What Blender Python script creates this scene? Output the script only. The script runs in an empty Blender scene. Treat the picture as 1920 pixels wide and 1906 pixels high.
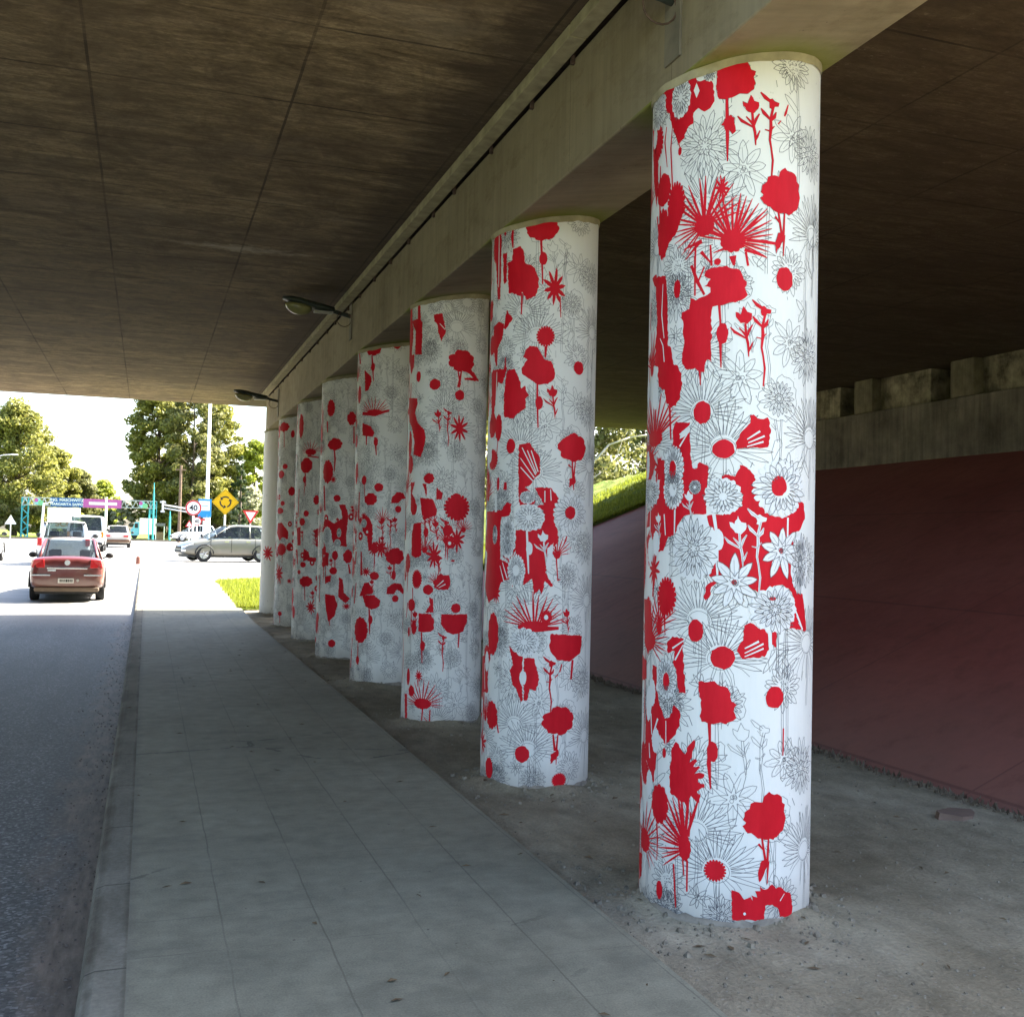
import bpy, math, random
from mathutils import Vector, Matrix
from mathutils.geometry import tessellate_polygon

scene = bpy.context.scene
PI = math.pi

# ------------------------------------------------------------------ camera
cam_data = bpy.data.cameras.new("camera")
cam = bpy.data.objects.new("camera", cam_data)
scene.collection.objects.link(cam)
fw = Vector((0.323556, 0.945743, 0.029687))
rt = Vector((0.945713, -0.324243, 0.022229))
up = Vector((-0.030649, -0.020883, 0.999312))
cam.matrix_world = Matrix(((rt.x, up.x, -fw.x, 0.0), (rt.y, up.y, -fw.y, 0.0), (rt.z, up.z, -fw.z, 1.6), (0, 0, 0, 1)))
cam_data.sensor_width = 36.0
cam_data.sensor_fit = 'HORIZONTAL'
cam_data.lens = 36.0 * 2000.0 / 1920.0
cam_data.clip_start = 0.05
cam_data.clip_end = 2000.0
scene.camera = cam

# ------------------------------------------------------------------ light
SUN_EL = math.radians(42.0)
SUN_AZ = math.radians(16.7)          # from +X towards +Y
world = bpy.data.worlds.new("World")
scene.world = world
world.use_nodes = True
wn = world.node_tree
for n in list(wn.nodes):
    wn.nodes.remove(n)
sky = wn.nodes.new('ShaderNodeTexSky')
sky.sky_type = 'NISHITA'
sky.sun_disc = False
sky.sun_elevation = SUN_EL
sky.sun_rotation = math.radians(90.0) - SUN_AZ
sky.air_density = 1.0
sky.dust_density = 2.8
sky.ozone_density = 1.0
bg = wn.nodes.new('ShaderNodeBackground')
bg.inputs['Strength'].default_value = 0.095
wo = wn.nodes.new('ShaderNodeOutputWorld')
wn.links.new(sky.outputs[0], bg.inputs[0])
wn.links.new(bg.outputs[0], wo.inputs[0])

sun_data = bpy.data.lights.new("sun", 'SUN')
sun_data.energy = 5.0
sun_data.angle = math.radians(0.5)
sun_data.color = (1.0, 0.94, 0.84)
sun = bpy.data.objects.new("sun", sun_data)
scene.collection.objects.link(sun)
to_sun = Vector((math.cos(SUN_EL) * math.cos(SUN_AZ), math.cos(SUN_EL) * math.sin(SUN_AZ), math.sin(SUN_EL)))
sun.rotation_euler = to_sun.to_track_quat('Z', 'Y').to_euler()
sun.location = (30, 10, 40)

scene.view_settings.view_transform = 'Standard'
scene.view_settings.look = 'None'
scene.view_settings.exposure = 2.95
scene.view_settings.gamma = 1.0
scene.view_settings.use_curve_mapping = False
scene.cycles.use_denoising = True
scene.cycles.max_bounces = 10
scene.cycles.diffuse_bounces = 6
scene.cycles.sample_clamp_indirect = 8.0

# ------------------------------------------------------------------ helpers
COL = scene.collection


def tag(o, label=None, cat=None, group=None, kind=None):
    if label: o['label'] = label
    if cat: o['category'] = cat
    if group: o['group'] = group
    if kind: o['kind'] = kind
    return o


def empty(name, loc=(0, 0, 0), rz=0.0):
    o = bpy.data.objects.new(name, None)
    o.empty_display_size = 0.2
    COL.objects.link(o)
    o.location = loc
    o.rotation_euler = (0, 0, rz)
    return o


def copy_tree(o, parent=None):
    c = o.copy()
    COL.objects.link(c)
    c.parent = parent
    for ch in list(o.children):
        copy_tree(ch, c)
    return c


class MB:
    """collects faces, then links them as one mesh object"""

    def __init__(self):
        self.v, self.f, self.m = [], [], []

    def add(self, vs, fs, mi=0):
        b = len(self.v)
        self.v.extend([tuple(q) for q in vs])
        for q in fs:
            self.f.append([b + i for i in q])
            self.m.append(mi)

    def box(self, x0, x1, y0, y1, z0, z1, mi=0, M=None):
        vs = [(x0, y0, z0), (x1, y0, z0), (x1, y1, z0), (x0, y1, z0), (x0, y0, z1), (x1, y0, z1), (x1, y1, z1), (x0, y1, z1)]
        if M is not None:
            vs = [M @ Vector(q) for q in vs]
        self.add(vs, [(0, 3, 2, 1), (4, 5, 6, 7), (0, 1, 5, 4), (1, 2, 6, 5), (2, 3, 7, 6), (3, 0, 4, 7)], mi)

    def quad(self, a, b, c, d, mi=0):
        self.add([a, b, c, d], [(0, 1, 2, 3)], mi)

    def rod(self, p0, p1, r0, r1=None, n=10, mi=0, cap=True):
        if r1 is None: r1 = r0
        p0, p1 = Vector(p0), Vector(p1)
        d = (p1 - p0)
        if d.length < 1e-6: return
        d.normalize()
        a = Vector((0, 0, 1)) if abs(d.z) < 0.9 else Vector((1, 0, 0))
        u = d.cross(a).normalized()
        w = d.cross(u)
        vs = []
        for p, r in ((p0, r0), (p1, r1)):
            for i in range(n):
                t = 2 * PI * i / n
                vs.append(p + u * (r * math.cos(t)) + w * (r * math.sin(t)))
        fs = [(i, (i + 1) % n, n + (i + 1) % n, n + i) for i in range(n)]
        if cap:
            fs.append(tuple(range(n))[::-1])
            fs.append(tuple(range(n, 2 * n)))
        self.add(vs, fs, mi)

    def tube(self, pts, radii, n=8, mi=0):
        for i in range(len(pts) - 1):
            r0 = radii[i] if isinstance(radii, (list, tuple)) else radii
            r1 = radii[i + 1] if isinstance(radii, (list, tuple)) else radii
            self.rod(pts[i], pts[i + 1], r0, r1, n, mi)

    def loft(self, rings, mi=0, close=True, cap=True, mis=None):
        n = len(rings[0])
        b = len(self.v)
        for r in rings:
            self.v.extend([tuple(q) for q in r])
        for k in range(len(rings) - 1):
            for i in range(n if close else n - 1):
                j = (i + 1) % n
                self.f.append([b + k * n + i, b + k * n + j, b + (k + 1) * n + j, b + (k + 1) * n + i])
                self.m.append(mis(k, i) if mis else mi)
        if cap and close:
            self.f.append([b + i for i in range(n)][::-1]); self.m.append(mi)
            self.f.append([b + (len(rings) - 1) * n + i for i in range(n)]); self.m.append(mi)

    def disc(self, c, nrm, r, n=24, mi=0, sq=1.0):
        c = Vector(c); nrm = Vector(nrm).normalized()
        a = Vector((0, 0, 1)) if abs(nrm.z) < 0.9 else Vector((1, 0, 0))
        u = a.cross(nrm).normalized(); w = nrm.cross(u)
        vs = [c + u * (r * math.cos(2 * PI * i / n)) + w * (r * sq * math.sin(2 * PI * i / n)) for i in range(n)]
        self.add(vs, [tuple(range(n))], mi)

    def build(self, name, mats, parent=None, smooth=False, bevel=0.0, subsurf=0, seg=2, auto=None):
        me = bpy.data.meshes.new(name)
        me.from_pydata(self.v, [], self.f)
        if not isinstance(mats, (list, tuple)): mats = [mats]
        for mt in mats: me.materials.append(mt)
        if len(mats) > 1: me.polygons.foreach_set('material_index', self.m)
        if smooth: me.polygons.foreach_set('use_smooth', [True] * len(me.polygons))
        me.update()
        o = bpy.data.objects.new(name, me)
        COL.objects.link(o)
        if parent is not None: o.parent = parent
        if bevel > 0:
            md = o.modifiers.new('bevel', 'BEVEL'); md.width = bevel; md.segments = seg
            md.limit_method = 'ANGLE'; md.angle_limit = math.radians(35)
        if subsurf:
            md = o.modifiers.new('sub', 'SUBSURF'); md.levels = subsurf; md.render_levels = subsurf
        return o


# ------------------------------------------------------------------ materials
def new_mat(name, rough=0.8, spec=0.3, metal=0.0, base=(0.5, 0.5, 0.5)):
    m = bpy.data.materials.new(name)
    m.use_nodes = True
    b = m.node_tree.nodes['Principled BSDF']
    b.inputs['Base Color'].default_value = (*base, 1)
    b.inputs['Roughness'].default_value = rough
    b.inputs['Specular IOR Level'].default_value = spec
    b.inputs['Metallic'].default_value = metal
    return m


class NT:
    def __init__(self, m):
        self.t = m.node_tree; self.n = self.t.nodes; self.l = self.t.links
        self.b = self.n['Principled BSDF']
        self.tc = self.n.new('ShaderNodeTexCoord')

    def map(self, scale=(1, 1, 1), loc=(0, 0, 0), rot=(0, 0, 0), src=None):
        k = self.n.new('ShaderNodeMapping')
        k.inputs['Scale'].default_value = scale; k.inputs['Location'].default_value = loc; k.inputs['Rotation'].default_value = rot
        self.l.new(src or self.tc.outputs['Object'], k.inputs['Vector'])
        return k.outputs[0]

    def noise(self, vec, scale=1.0, detail=4, rough=0.55, dist=0.0):
        k = self.n.new('ShaderNodeTexNoise')
        k.inputs['Scale'].default_value = scale; k.inputs['Detail'].default_value = detail
        k.inputs['Roughness'].default_value = rough; k.inputs['Distortion'].default_value = dist
        self.l.new(vec, k.inputs['Vector'])
        return k.outputs['Fac']

    def voro(self, vec, scale=1.0, feature='F1', out='Distance', rnd=1.0):
        k = self.n.new('ShaderNodeTexVoronoi'); k.feature = feature
        k.inputs['Scale'].default_value = scale; k.inputs['Randomness'].default_value = rnd
        self.l.new(vec, k.inputs['Vector'])
        return k.outputs[out]

    def ramp(self, fac, stops, interp='LINEAR'):
        k = self.n.new('ShaderNodeValToRGB'); k.color_ramp.interpolation = interp
        e = k.color_ramp.elements
        while len(e) > 1: e.remove(e[-1])
        first = True
        for pos, c in stops:
            if isinstance(c, (int, float)): c = (c, c, c)
            if first: q = e[0]; q.position = pos; first = False
            else: q = e.new(pos)
            q.color = (*c, 1)
        self.l.new(fac, k.inputs[0])
        return k.outputs[0]

    def mix(self, fac, a, b, mode='MIX'):
        k = self.n.new('ShaderNodeMix'); k.data_type = 'RGBA'; k.blend_type = mode; k.clamp_factor = True
        for s, val in ((k.inputs[0], fac), (k.inputs[6], a), (k.inputs[7], b)):
            if isinstance(val, (int, float)):
                s.default_value = val if s == k.inputs[0] else (val, val, val, 1)
            elif isinstance(val, tuple): s.default_value = (*val, 1)
            else: self.l.new(val, s)
        return k.outputs[2]

    def math(self, op, a, b=None, c=None, clamp=False):
        k = self.n.new('ShaderNodeMath'); k.operation = op; k.use_clamp = clamp
        for i, val in enumerate((a, b, c)):
            if val is None: continue
            if isinstance(val, (int, float)): k.inputs[i].default_value = val
            else: self.l.new(val, k.inputs[i])
        return k.outputs[0]

    def sep(self, vec=None):
        k = self.n.new('ShaderNodeSeparateXYZ')
        self.l.new(vec or self.tc.outputs['Object'], k.inputs[0])
        return k.outputs

    def line(self, coord, period, off, half):
        """1 on a thin joint repeated along a coordinate"""
        a = self.math('SUBTRACT', coord, off)
        a = self.math('DIVIDE', a, period)
        a = self.math('FRACT', self.math('ADD', a, 100.5))
        a = self.math('ABSOLUTE', self.math('SUBTRACT', a, 0.5))
        return self.math('LESS_THAN', a, half / period)

    def color(self, c): self.l.new(c, self.b.inputs['Base Color'])

    def rough(self, c): self.l.new(c, self.b.inputs['Roughness'])

    def bump(self, h, dist=0.01, strength=1.0):
        k = self.n.new('ShaderNodeBump'); k.inputs['Distance'].default_value = dist; k.inputs['Strength'].default_value = strength
        self.l.new(h, k.inputs['Height']); self.l.new(k.outputs[0], self.b.inputs['Normal'])


def simple(name, base, rough=0.6, spec=0.3, metal=0.0, var=0.15, scale=6.0, bump=0.0):
    m = new_mat(name, rough, spec, metal, base)
    t = NT(m)
    f = t.noise(t.map(), scale, 5)
    lo = tuple(c * (1 - var) for c in base); hi = tuple(min(1, c * (1 + var)) for c in base)
    t.color(t.ramp(f, [(0.3, lo), (0.7, hi)]))
    if bump > 0: t.bump(f, bump)
    return m

def mat_ceiling():
    m = new_mat('formwork_concrete', 0.88, 0.2)
    t = NT(m); s = t.sep()
    grain = t.noise(t.map((0.8, 3.2, 1)), 1.7, 9, 0.70, 0.9)
    fine = t.noise(t.map((3.0, 15.0, 1)), 2.0, 7, 0.7, 0.4)
    blot = t.noise(t.map((0.30, 0.45, 1), (3.1, 1.7, 0)), 1.6, 5, 0.6, 0.6)
    c = t.ramp(grain, [(0.32, (0.12, 0.085, 0.043)), (0.5, (0.265, 0.195, 0.108)), (0.68, (0.43, 0.33, 0.195))])
    c = t.mix(0.7, c, t.ramp(fine, [(0.3, 0.26), (0.7, 0.78)]), 'OVERLAY')
    gr = t.noise(t.map((1.0, 1.6, 1)), 26.0, 6, 0.75)
    c = t.mix(0.6, c, t.ramp(gr, [(0.32, 0.25), (0.68, 0.75)]), 'OVERLAY')
    c = t.mix(t.ramp(t.noise(t.map((1, 1.4, 1), (2, 6, 0)), 4.0, 8, 0.75), [(0.48, 0.0), (0.66, 0.55)]), c, (0.105, 0.075, 0.042))
    c = t.mix(t.ramp(blot, [(0.38, 0.6), (0.6, 0.0)]), c, (0.15, 0.108, 0.068))
    bl2 = t.noise(t.map((0.5, 0.8, 1), (9, 2, 0)), 1.3, 6, 0.7)
    c = t.mix(t.ramp(bl2, [(0.55, 0.0), (0.72, 0.45)]), c, (0.33, 0.27, 0.19))
    # water stains creeping out from the cap beam
    edge = t.math('MULTIPLY_ADD', s[0], 0.9, -0.95)
    n = t.noise(t.map((0.55, 4.0, 1), (1, 0, 0)), 2.0, 5, 0.6)
    st = t.math('SUBTRACT', edge, n, clamp=True)
    c = t.mix(t.ramp(st, [(0.0, 0.0), (0.22, 0.7)]), c, (0.05, 0.036, 0.026))
    # lime bloom, one long patch
    px = t.math('MULTIPLY', t.math('ABSOLUTE', t.math('SUBTRACT', s[0], 0.85)), 1.1)
    py = t.math('MULTIPLY', t.math('ABSOLUTE', t.math('SUBTRACT', s[1], 10.72)), 6.0)
    d = t.math('ADD', px, py)
    nn = t.noise(t.map((2.5, 9, 1)), 3.0, 5, 0.7)
    c = t.mix(t.ramp(t.math('SUBTRACT', nn, t.math('MULTIPLY', d, 0.30)), [(0.22, 0.0), (0.36, 0.85)]), c, (0.50, 0.43, 0.32))
    sk = t.noise(t.map((1.2, 2.0, 1), (7, 7, 0)), 9.0, 6, 0.8)
    c = t.mix(t.ramp(sk, [(0.60, 0.0), (0.70, 0.35)]), c, (0.40, 0.33, 0.23))
    so = t.noise(t.map((0.9, 0.7, 1), (3, 8, 0)), 2.6, 8, 0.75, 1.0)
    c = t.mix(t.ramp(so, [(0.46, 0.0), (0.66, 0.62)]), c, (0.085, 0.060, 0.036))
    # sheet joints
    wob = t.noise(t.map((1.3, 1.3, 1)), 2.0, 3)
    xx = t.math('ADD', s[0], t.math('MULTIPLY', wob, 0.012)); yy = t.math('ADD', s[1], t.math('MULTIPLY', wob, 0.02))
    jx = t.line(xx, 1.22, -0.41, 0.009); jy = t.line(yy, 1.10, 0.35, 0.010)
    jn = t.ramp(t.noise(t.map((1, 1, 1), (5, 5, 0)), 0.9, 3), [(0.35, 0.25), (0.6, 0.95)])
    j = t.math('MULTIPLY', t.math('MAXIMUM', jx, jy), jn)
    c = t.mix(t.math('MULTIPLY', j, 0.75), c, (0.03, 0.022, 0.016))
    t.color(c)
    h = t.math('SUBTRACT', t.math('MULTIPLY', grain, 0.3), j)
    t.bump(h, 0.016, 0.7)
    return m


def mat_beam():
    m = new_mat('beam_concrete', 0.85, 0.25)
    t = NT(m); s = t.sep()
    big = t.noise(t.map((1, 0.6, 0.6)), 1.2, 5, 0.6)
    st = t.noise(t.map((1, 9, 0.5)), 1.6, 6, 0.6)
    c = t.ramp(big, [(0.3, (0.24, 0.20, 0.120)), (0.7, (0.38, 0.325, 0.210))])
    c = t.mix(0.45, c, t.ramp(st, [(0.3, 0.34), (0.7, 0.62)]), 'OVERLAY')
    spots = t.noise(t.map((1, 1, 1)), 38.0, 3, 0.5)
    c = t.mix(t.ramp(spots, [(0.70, 0.0), (0.76, 0.6)]), c, (0.09, 0.07, 0.05))
    cr = t.math('MULTIPLY', t.line(t.math('ADD', s[1], t.math('MULTIPLY', big, 0.10)), 1.255, 4.4, 0.003), 0.5)
    c = t.mix(cr, c, (0.08, 0.06, 0.04))
    # algae stain on the underside round each column head
    fy = t.math('FRACT', t.math('ADD', t.math('DIVIDE', t.math('SUBTRACT', s[1], 4.366), 2.5107), 10.5))
    dy = t.math('MULTIPLY', t.math('SUBTRACT', fy, 0.5), 2.5107)
    dx = t.math('SUBTRACT', s[0], 2.56)
    rr = t.math('SQRT', t.math('ADD', t.math('MULTIPLY', dx, dx), t.math('MULTIPLY', dy, dy)))
    low = t.math('LESS_THAN', t.math('SUBTRACT', s[2], t.math('MULTIPLY', t.math('SUBTRACT', s[0], 2.56), 0.17)), 3.765)
    g = t.ramp(t.math('ADD', rr, t.math('MULTIPLY', big, 0.30)), [(0.50, 0.85), (0.74, 0.0)])
    dk = t.noise(t.map((1, 1.2, 2.5)), 2.6, 7, 0.7)
    c = t.mix(t.ramp(dk, [(0.50, 0.0), (0.70, 0.5)]), c, (0.15, 0.115, 0.062))
    c = t.mix(t.math('MULTIPLY', g, low), c, (0.20, 0.25, 0.02))
    t.color(c)
    t.bump(t.noise(t.map(), 22.0, 4), 0.004, 0.5)
    return m


def mat_grey_concrete(name='abutment_concrete', lo=(0.10, 0.085, 0.065), hi=(0.30, 0.26, 0.20), sc=1.4):
    m = new_mat(name, 0.9, 0.2)
    t = NT(m)
    a = t.noise(t.map((1, 1, 1)), sc, 8, 0.65)
    b = t.noise(t.map((2, 5, 0.4)), 2.0, 6, 0.6)
    c = t.ramp(a, [(0.3, lo), (0.72, hi)])
    c = t.mix(0.6, c, t.ramp(b, [(0.3, 0.25), (0.7, 0.7)]), 'OVERLAY')
    sp = t.noise(t.map(), 30, 3)
    c = t.mix(t.ramp(sp, [(0.68, 0), (0.74, 0.6)]), c, (0.45, 0.4, 0.33))
    t.color(c); t.bump(a, 0.03, 0.6)
    return m


def mat_sidewalk():
    m = new_mat('paving_concrete', 0.72, 0.35)
    t = NT(m); s = t.sep()
    a = t.noise(t.map((1, 0.5, 1)), 0.9, 5, 0.6)
    b = t.noise(t.map(), 7.0, 6, 0.65)
    f = t.noise(t.map(), 120.0, 3, 0.6)
    c = t.ramp(a, [(0.3, (0.196, 0.188, 0.136)), (0.7, (0.278, 0.267, 0.196))])
    c = t.mix(0.55, c, t.ramp(b, [(0.3, 0.32), (0.7, 0.66)]), 'OVERLAY')
    c = t.mix(0.45, c, t.ramp(f, [(0.3, 0.3), (0.7, 0.7)]), 'OVERLAY')
    wob = t.noise(t.map((1, 1, 1)), 3.0, 4)
    xx = t.math('ADD', s[0], t.math('MULTIPLY', wob, 0.022)); yy = t.math('ADD', s[1], t.math('MULTIPLY', wob, 0.02))
    jx = t.line(xx, 0.388, -0.033, 0.0035); jy = t.line(yy, 0.388, 7.008, 0.0030)
    vx = t.ramp(t.noise(t.map((1.5, 0.6, 1)), 1.5, 3), [(0.32, 0.25), (0.55, 1.0)])
    vy = t.ramp(t.noise(t.map((0.8, 1.2, 1), (7, 3, 0)), 1.6, 3), [(0.45, 0.02), (0.62, 0.8)])
    j = t.math('MAXIMUM', t.math('MULTIPLY', jx, vx), t.math('MULTIPLY', jy, vy))
    c = t.mix(t.math('MULTIPLY', j, 0.55), c, (0.095, 0.09, 0.068))
    # dirt along the kerb side and in blotches
    kd = t.math('ADD', t.math('MULTIPLY', t.math('ABSOLUTE', t.math('SUBTRACT', s[0], -0.035)), 7.0), t.math('MULTIPLY', b, 0.8))
    c = t.mix(t.ramp(kd, [(0.35, 0.55), (0.85, 0.0)]), c, (0.13, 0.12, 0.10))
    sm = t.noise(t.map((0.7, 1.6, 1), (3, 1, 0)), 1.8, 8, 0.72)
    c = t.mix(t.ramp(sm, [(0.52, 0.0), (0.68, 0.38)]), c, (0.10, 0.098, 0.078))
    ck = t.voro(t.map((1, 1, 1), (0.3, 0.7, 0)), 0.55, 'DISTANCE_TO_EDGE')
    wv = t.math('ADD', ck, t.math('MULTIPLY', t.math('SUBTRACT', b, 0.5), 0.05))
    ckm = t.ramp(t.noise(t.map((1, 1, 1), (8, 3, 0)), 0.5, 2), [(0.53, 0.0), (0.60, 0.6)])
    c = t.mix(t.math('MULTIPLY', t.math('LESS_THAN', t.math('ABSOLUTE', wv), 0.0035), ckm), c, (0.05, 0.048, 0.04))
    sp = t.voro(t.map(), 5.5)
    c = t.mix(t.math('MULTIPLY', t.math('LESS_THAN', sp, 0.035), 0.7), c, (0.05, 0.045, 0.04))
    t.color(c)
    h = t.math('SUBTRACT', t.math('MULTIPLY', f, 0.25), j)
    t.bump(h, 0.006, 0.7)
    return m


def mat_asphalt():
    m = new_mat('asphalt', 0.62, 0.45)
    t = NT(m); s = t.sep()
    v = t.voro(t.map(), 72.0, 'F1', 'Color')
    g = t.n.new('ShaderNodeSeparateColor'); t.l.new(v, g.inputs[0])
    sp = t.ramp(g.outputs[0], [(0.0, (0.045, 0.046, 0.045)), (0.66, (0.095, 0.096, 0.092)), (0.88, (0.18, 0.18, 0.172)), (1.0, (0.30, 0.30, 0.29))])
    a = t.noise(t.map((1, 0.4, 1)), 0.8, 5, 0.6)
    c = t.mix(0.55, sp, t.ramp(a, [(0.3, 0.3), (0.7, 0.75)]), 'OVERLAY')
    # silt gathered in the gutter
    n = t.noise(t.map((2.5, 0.7, 1)), 1.6, 6, 0.65)
    e = t.math('ADD', t.math('MULTIPLY', t.math('ADD', s[0], 0.18), 1.45), t.math('MULTIPLY', n, 1.15))
    silt = t.ramp(t.noise(t.map((9, 1.6, 1)), 3.0, 6, 0.6), [(0.3, (0.075, 0.056, 0.042)), (0.7, (0.24, 0.185, 0.14))])
    gm = t.ramp(e, [(-0.10 + 0.2, 0.0), (0.42, 0.92)])
    tk = t.noise(t.map((1.6, 0.12, 1), (2, 0, 0)), 1.5, 4, 0.6)
    c = t.mix(t.ramp(tk, [(0.45, 0.0), (0.65, 0.45)]), c, (0.035, 0.034, 0.033))
    c = t.mix(gm, c, silt)
    # beyond the bridge the carriageway is pale dusty concrete
    far = t.ramp(t.math('MULTIPLY', s[1], 0.01), [(0.20, 0.0), (0.225, 1.0)])
    dust = t.ramp(t.noise(t.map((0.6, 1.5, 1)), 0.8, 5), [(0.3, (0.19, 0.185, 0.17)), (0.7, (0.27, 0.26, 0.24))])
    c = t.mix(far, c, dust)
    t.color(c)
    t.bump(g.outputs[0], 0.006, 0.8)
    return m


def mat_dirt():
    m = new_mat('packed_dirt', 0.95, 0.15)
    t = NT(m)
    a = t.noise(t.map(), 0.75, 6, 0.6, 0.4)
    b = t.noise(t.map((1, 0.6, 1)), 6.0, 7, 0.68)
    f = t.noise(t.map(), 60.0, 4, 0.7)
    c = t.ramp(a, [(0.3, (0.185, 0.155, 0.102)), (0.55, (0.30, 0.262, 0.185)), (0.72, (0.41, 0.365, 0.27))])
    c = t.mix(0.6, c, t.ramp(b, [(0.3, 0.28), (0.7, 0.70)]), 'OVERLAY')
    c = t.mix(0.5, c, t.ramp(f, [(0.3, 0.3), (0.7, 0.7)]), 'OVERLAY')
    p = t.voro(t.map(), 22.0)
    c = t.mix(t.math('MULTIPLY', t.math('LESS_THAN', p, 0.11), 0.5), c, (0.36, 0.34, 0.31))
    t.color(c)
    h = t.math('ADD', t.math('MULTIPLY', b, 1.0), t.math('MULTIPLY', f, 0.35))
    t.bump(h, 0.03, 0.8)
    return m


def mat_slope():
    m = new_mat('red_slope_paint', 0.7, 0.3)
    t = NT(m); s = t.sep()
    a = t.noise(t.map(), 0.7, 6, 0.6)
    b = t.noise(t.map((1, 1, 1)), 9.0, 6, 0.65)
    c = t.ramp(a, [(0.3, (0.215, 0.055, 0.042)), (0.7, (0.29, 0.088, 0.068))])
    c = t.mix(0.35, c, t.ramp(b, [(0.3, 0.35), (0.7, 0.62)]), 'OVERLAY')
    # dust near the toe, worn paint
    z = t.math('ADD', s[2], t.math('MULTIPLY', a, 0.6))
    c = t.mix(t.ramp(z, [(0.25, 0.55), (0.95, 0.0)]), c, (0.23, 0.15, 0.115))
    j = t.math('MAXIMUM', t.line(t.math('ADD', s[1], t.math('MULTIPLY', s[0], 0.12)), 2.6, 1.1, 0.008), t.line(s[2], 1.02, 0.02, 0.006))
    st = t.noise(t.map((1.5, 1.5, 0.4)), 2.0, 8, 0.72)
    c = t.mix(t.ramp(st, [(0.52, 0.0), (0.70, 0.4)]), c, (0.105, 0.035, 0.025))
    c = t.mix(t.math('MULTIPLY', j, 0.35), c, (0.05, 0.02, 0.02))
    t.color(c); t.bump(t.math('SUBTRACT', t.math('MULTIPLY', b, 0.3), j), 0.012, 0.6)
    return m


def mat_grass(name='grass_green'):
    m = new_mat(name, 0.85, 0.15)
    t = NT(m)
    a = t.noise(t.map(), 0.6, 5, 0.6)
    b = t.noise(t.map(), 14.0, 5, 0.7)
    c = t.ramp(b, [(0.25, (0.045, 0.075, 0.010)), (0.5, (0.13, 0.185, 0.018)), (0.75, (0.24, 0.28, 0.035))])
    c = t.mix(t.ramp(a, [(0.4, 0.0), (0.75, 0.45)]), c, (0.26, 0.25, 0.06))
    t.color(c); t.bump(b, 0.05, 0.8)
    return m


def mat_leaf(name, cols):
    m = new_mat(name, 0.6, 0.3)
    t = NT(m)
    g = t.n.new('ShaderNodeNewGeometry')
    n = t.noise(t.map((1, 1, 1)), 0.55, 4, 0.6)
    k = t.math('ADD', t.math('MULTIPLY', g.outputs['Random Per Island'], 0.6), t.math('MULTIPLY', n, 0.4))
    t.color(t.ramp(k, [(0.2, cols[0]), (0.5, cols[1]), (0.8, cols[2])]))
    tr = t.n.new('ShaderNodeBsdfTranslucent')
    mixs = t.n.new('ShaderNodeMixShader'); mixs.inputs[0].default_value = 0.42
    out = [q for q in t.n if q.type == 'OUTPUT_MATERIAL'][0]
    t.l.new(t.ramp(k, [(0.2, cols[1]), (0.8, cols[2])]), tr.inputs[0])
    t.l.new(t.b.outputs[0], mixs.inputs[1]); t.l.new(tr.outputs[0], mixs.inputs[2]); t.l.new(mixs.outputs[0], out.inputs[0])
    return m


def mat_white_shaft():
    m = new_mat('white_column_paint', 0.55, 0.35)
    t = NT(m); s = t.sep()
    a = t.noise(t.map((1, 1, 0.35)), 3.0, 5, 0.6)
    b = t.noise(t.map((1, 1, 0.12)), 16.0, 5, 0.6)
    c = t.ramp(a, [(0.3, (0.75, 0.76, 0.72)), (0.7, (0.84, 0.84, 0.79))])
    c = t.mix(0.30, c, t.ramp(b, [(0.3, 0.40), (0.7, 0.58)]), 'OVERLAY')
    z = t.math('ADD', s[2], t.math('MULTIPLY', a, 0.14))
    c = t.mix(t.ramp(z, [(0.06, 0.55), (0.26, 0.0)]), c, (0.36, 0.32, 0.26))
    sp = t.noise(t.map(), 45.0, 2)
    c = t.mix(t.ramp(sp, [(0.73, 0), (0.76, 0.5)]), c, (0.30, 0.29, 0.27))
    t.color(c); t.bump(b, 0.003, 0.6)
    return m


def mat_red_paint():
    m = new_mat('red_mural_paint', 0.6, 0.2)
    t = NT(m)
    a = t.noise(t.map((1, 1, 0.3)), 14.0, 5, 0.6)
    t.color(t.ramp(a, [(0.3, (0.56, 0.004, 0.014)), (0.7, (0.68, 0.008, 0.022))]))
    return m


M = {}
M['ceil'] = mat_ceiling(); M['beam'] = mat_beam(); M['abut'] = mat_grey_concrete()
M['walk'] = mat_sidewalk(); M['asphalt'] = mat_asphalt(); M['dirt'] = mat_dirt(); M['slope'] = mat_slope()
M['grass'] = mat_grass(); M['shaft'] = mat_white_shaft(); M['red'] = mat_red_paint()
M['kerb'] = mat_grey_concrete('kerb_concrete', (0.20, 0.195, 0.18), (0.33, 0.32, 0.30), 2.5)
M['ink'] = simple('grey_ink', (0.12, 0.12, 0.13), 0.7)
M['ink_dark'] = simple('dark_ink', (0.045, 0.045, 0.05), 0.7)
M['whitefill'] = simple('white_petal_paint', (0.78, 0.79, 0.77), 0.55, var=0.04)
M['rebar'] = simple('plaster_collar', (0.37, 0.33, 0.20), 0.9, var=0.25, scale=9)


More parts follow.
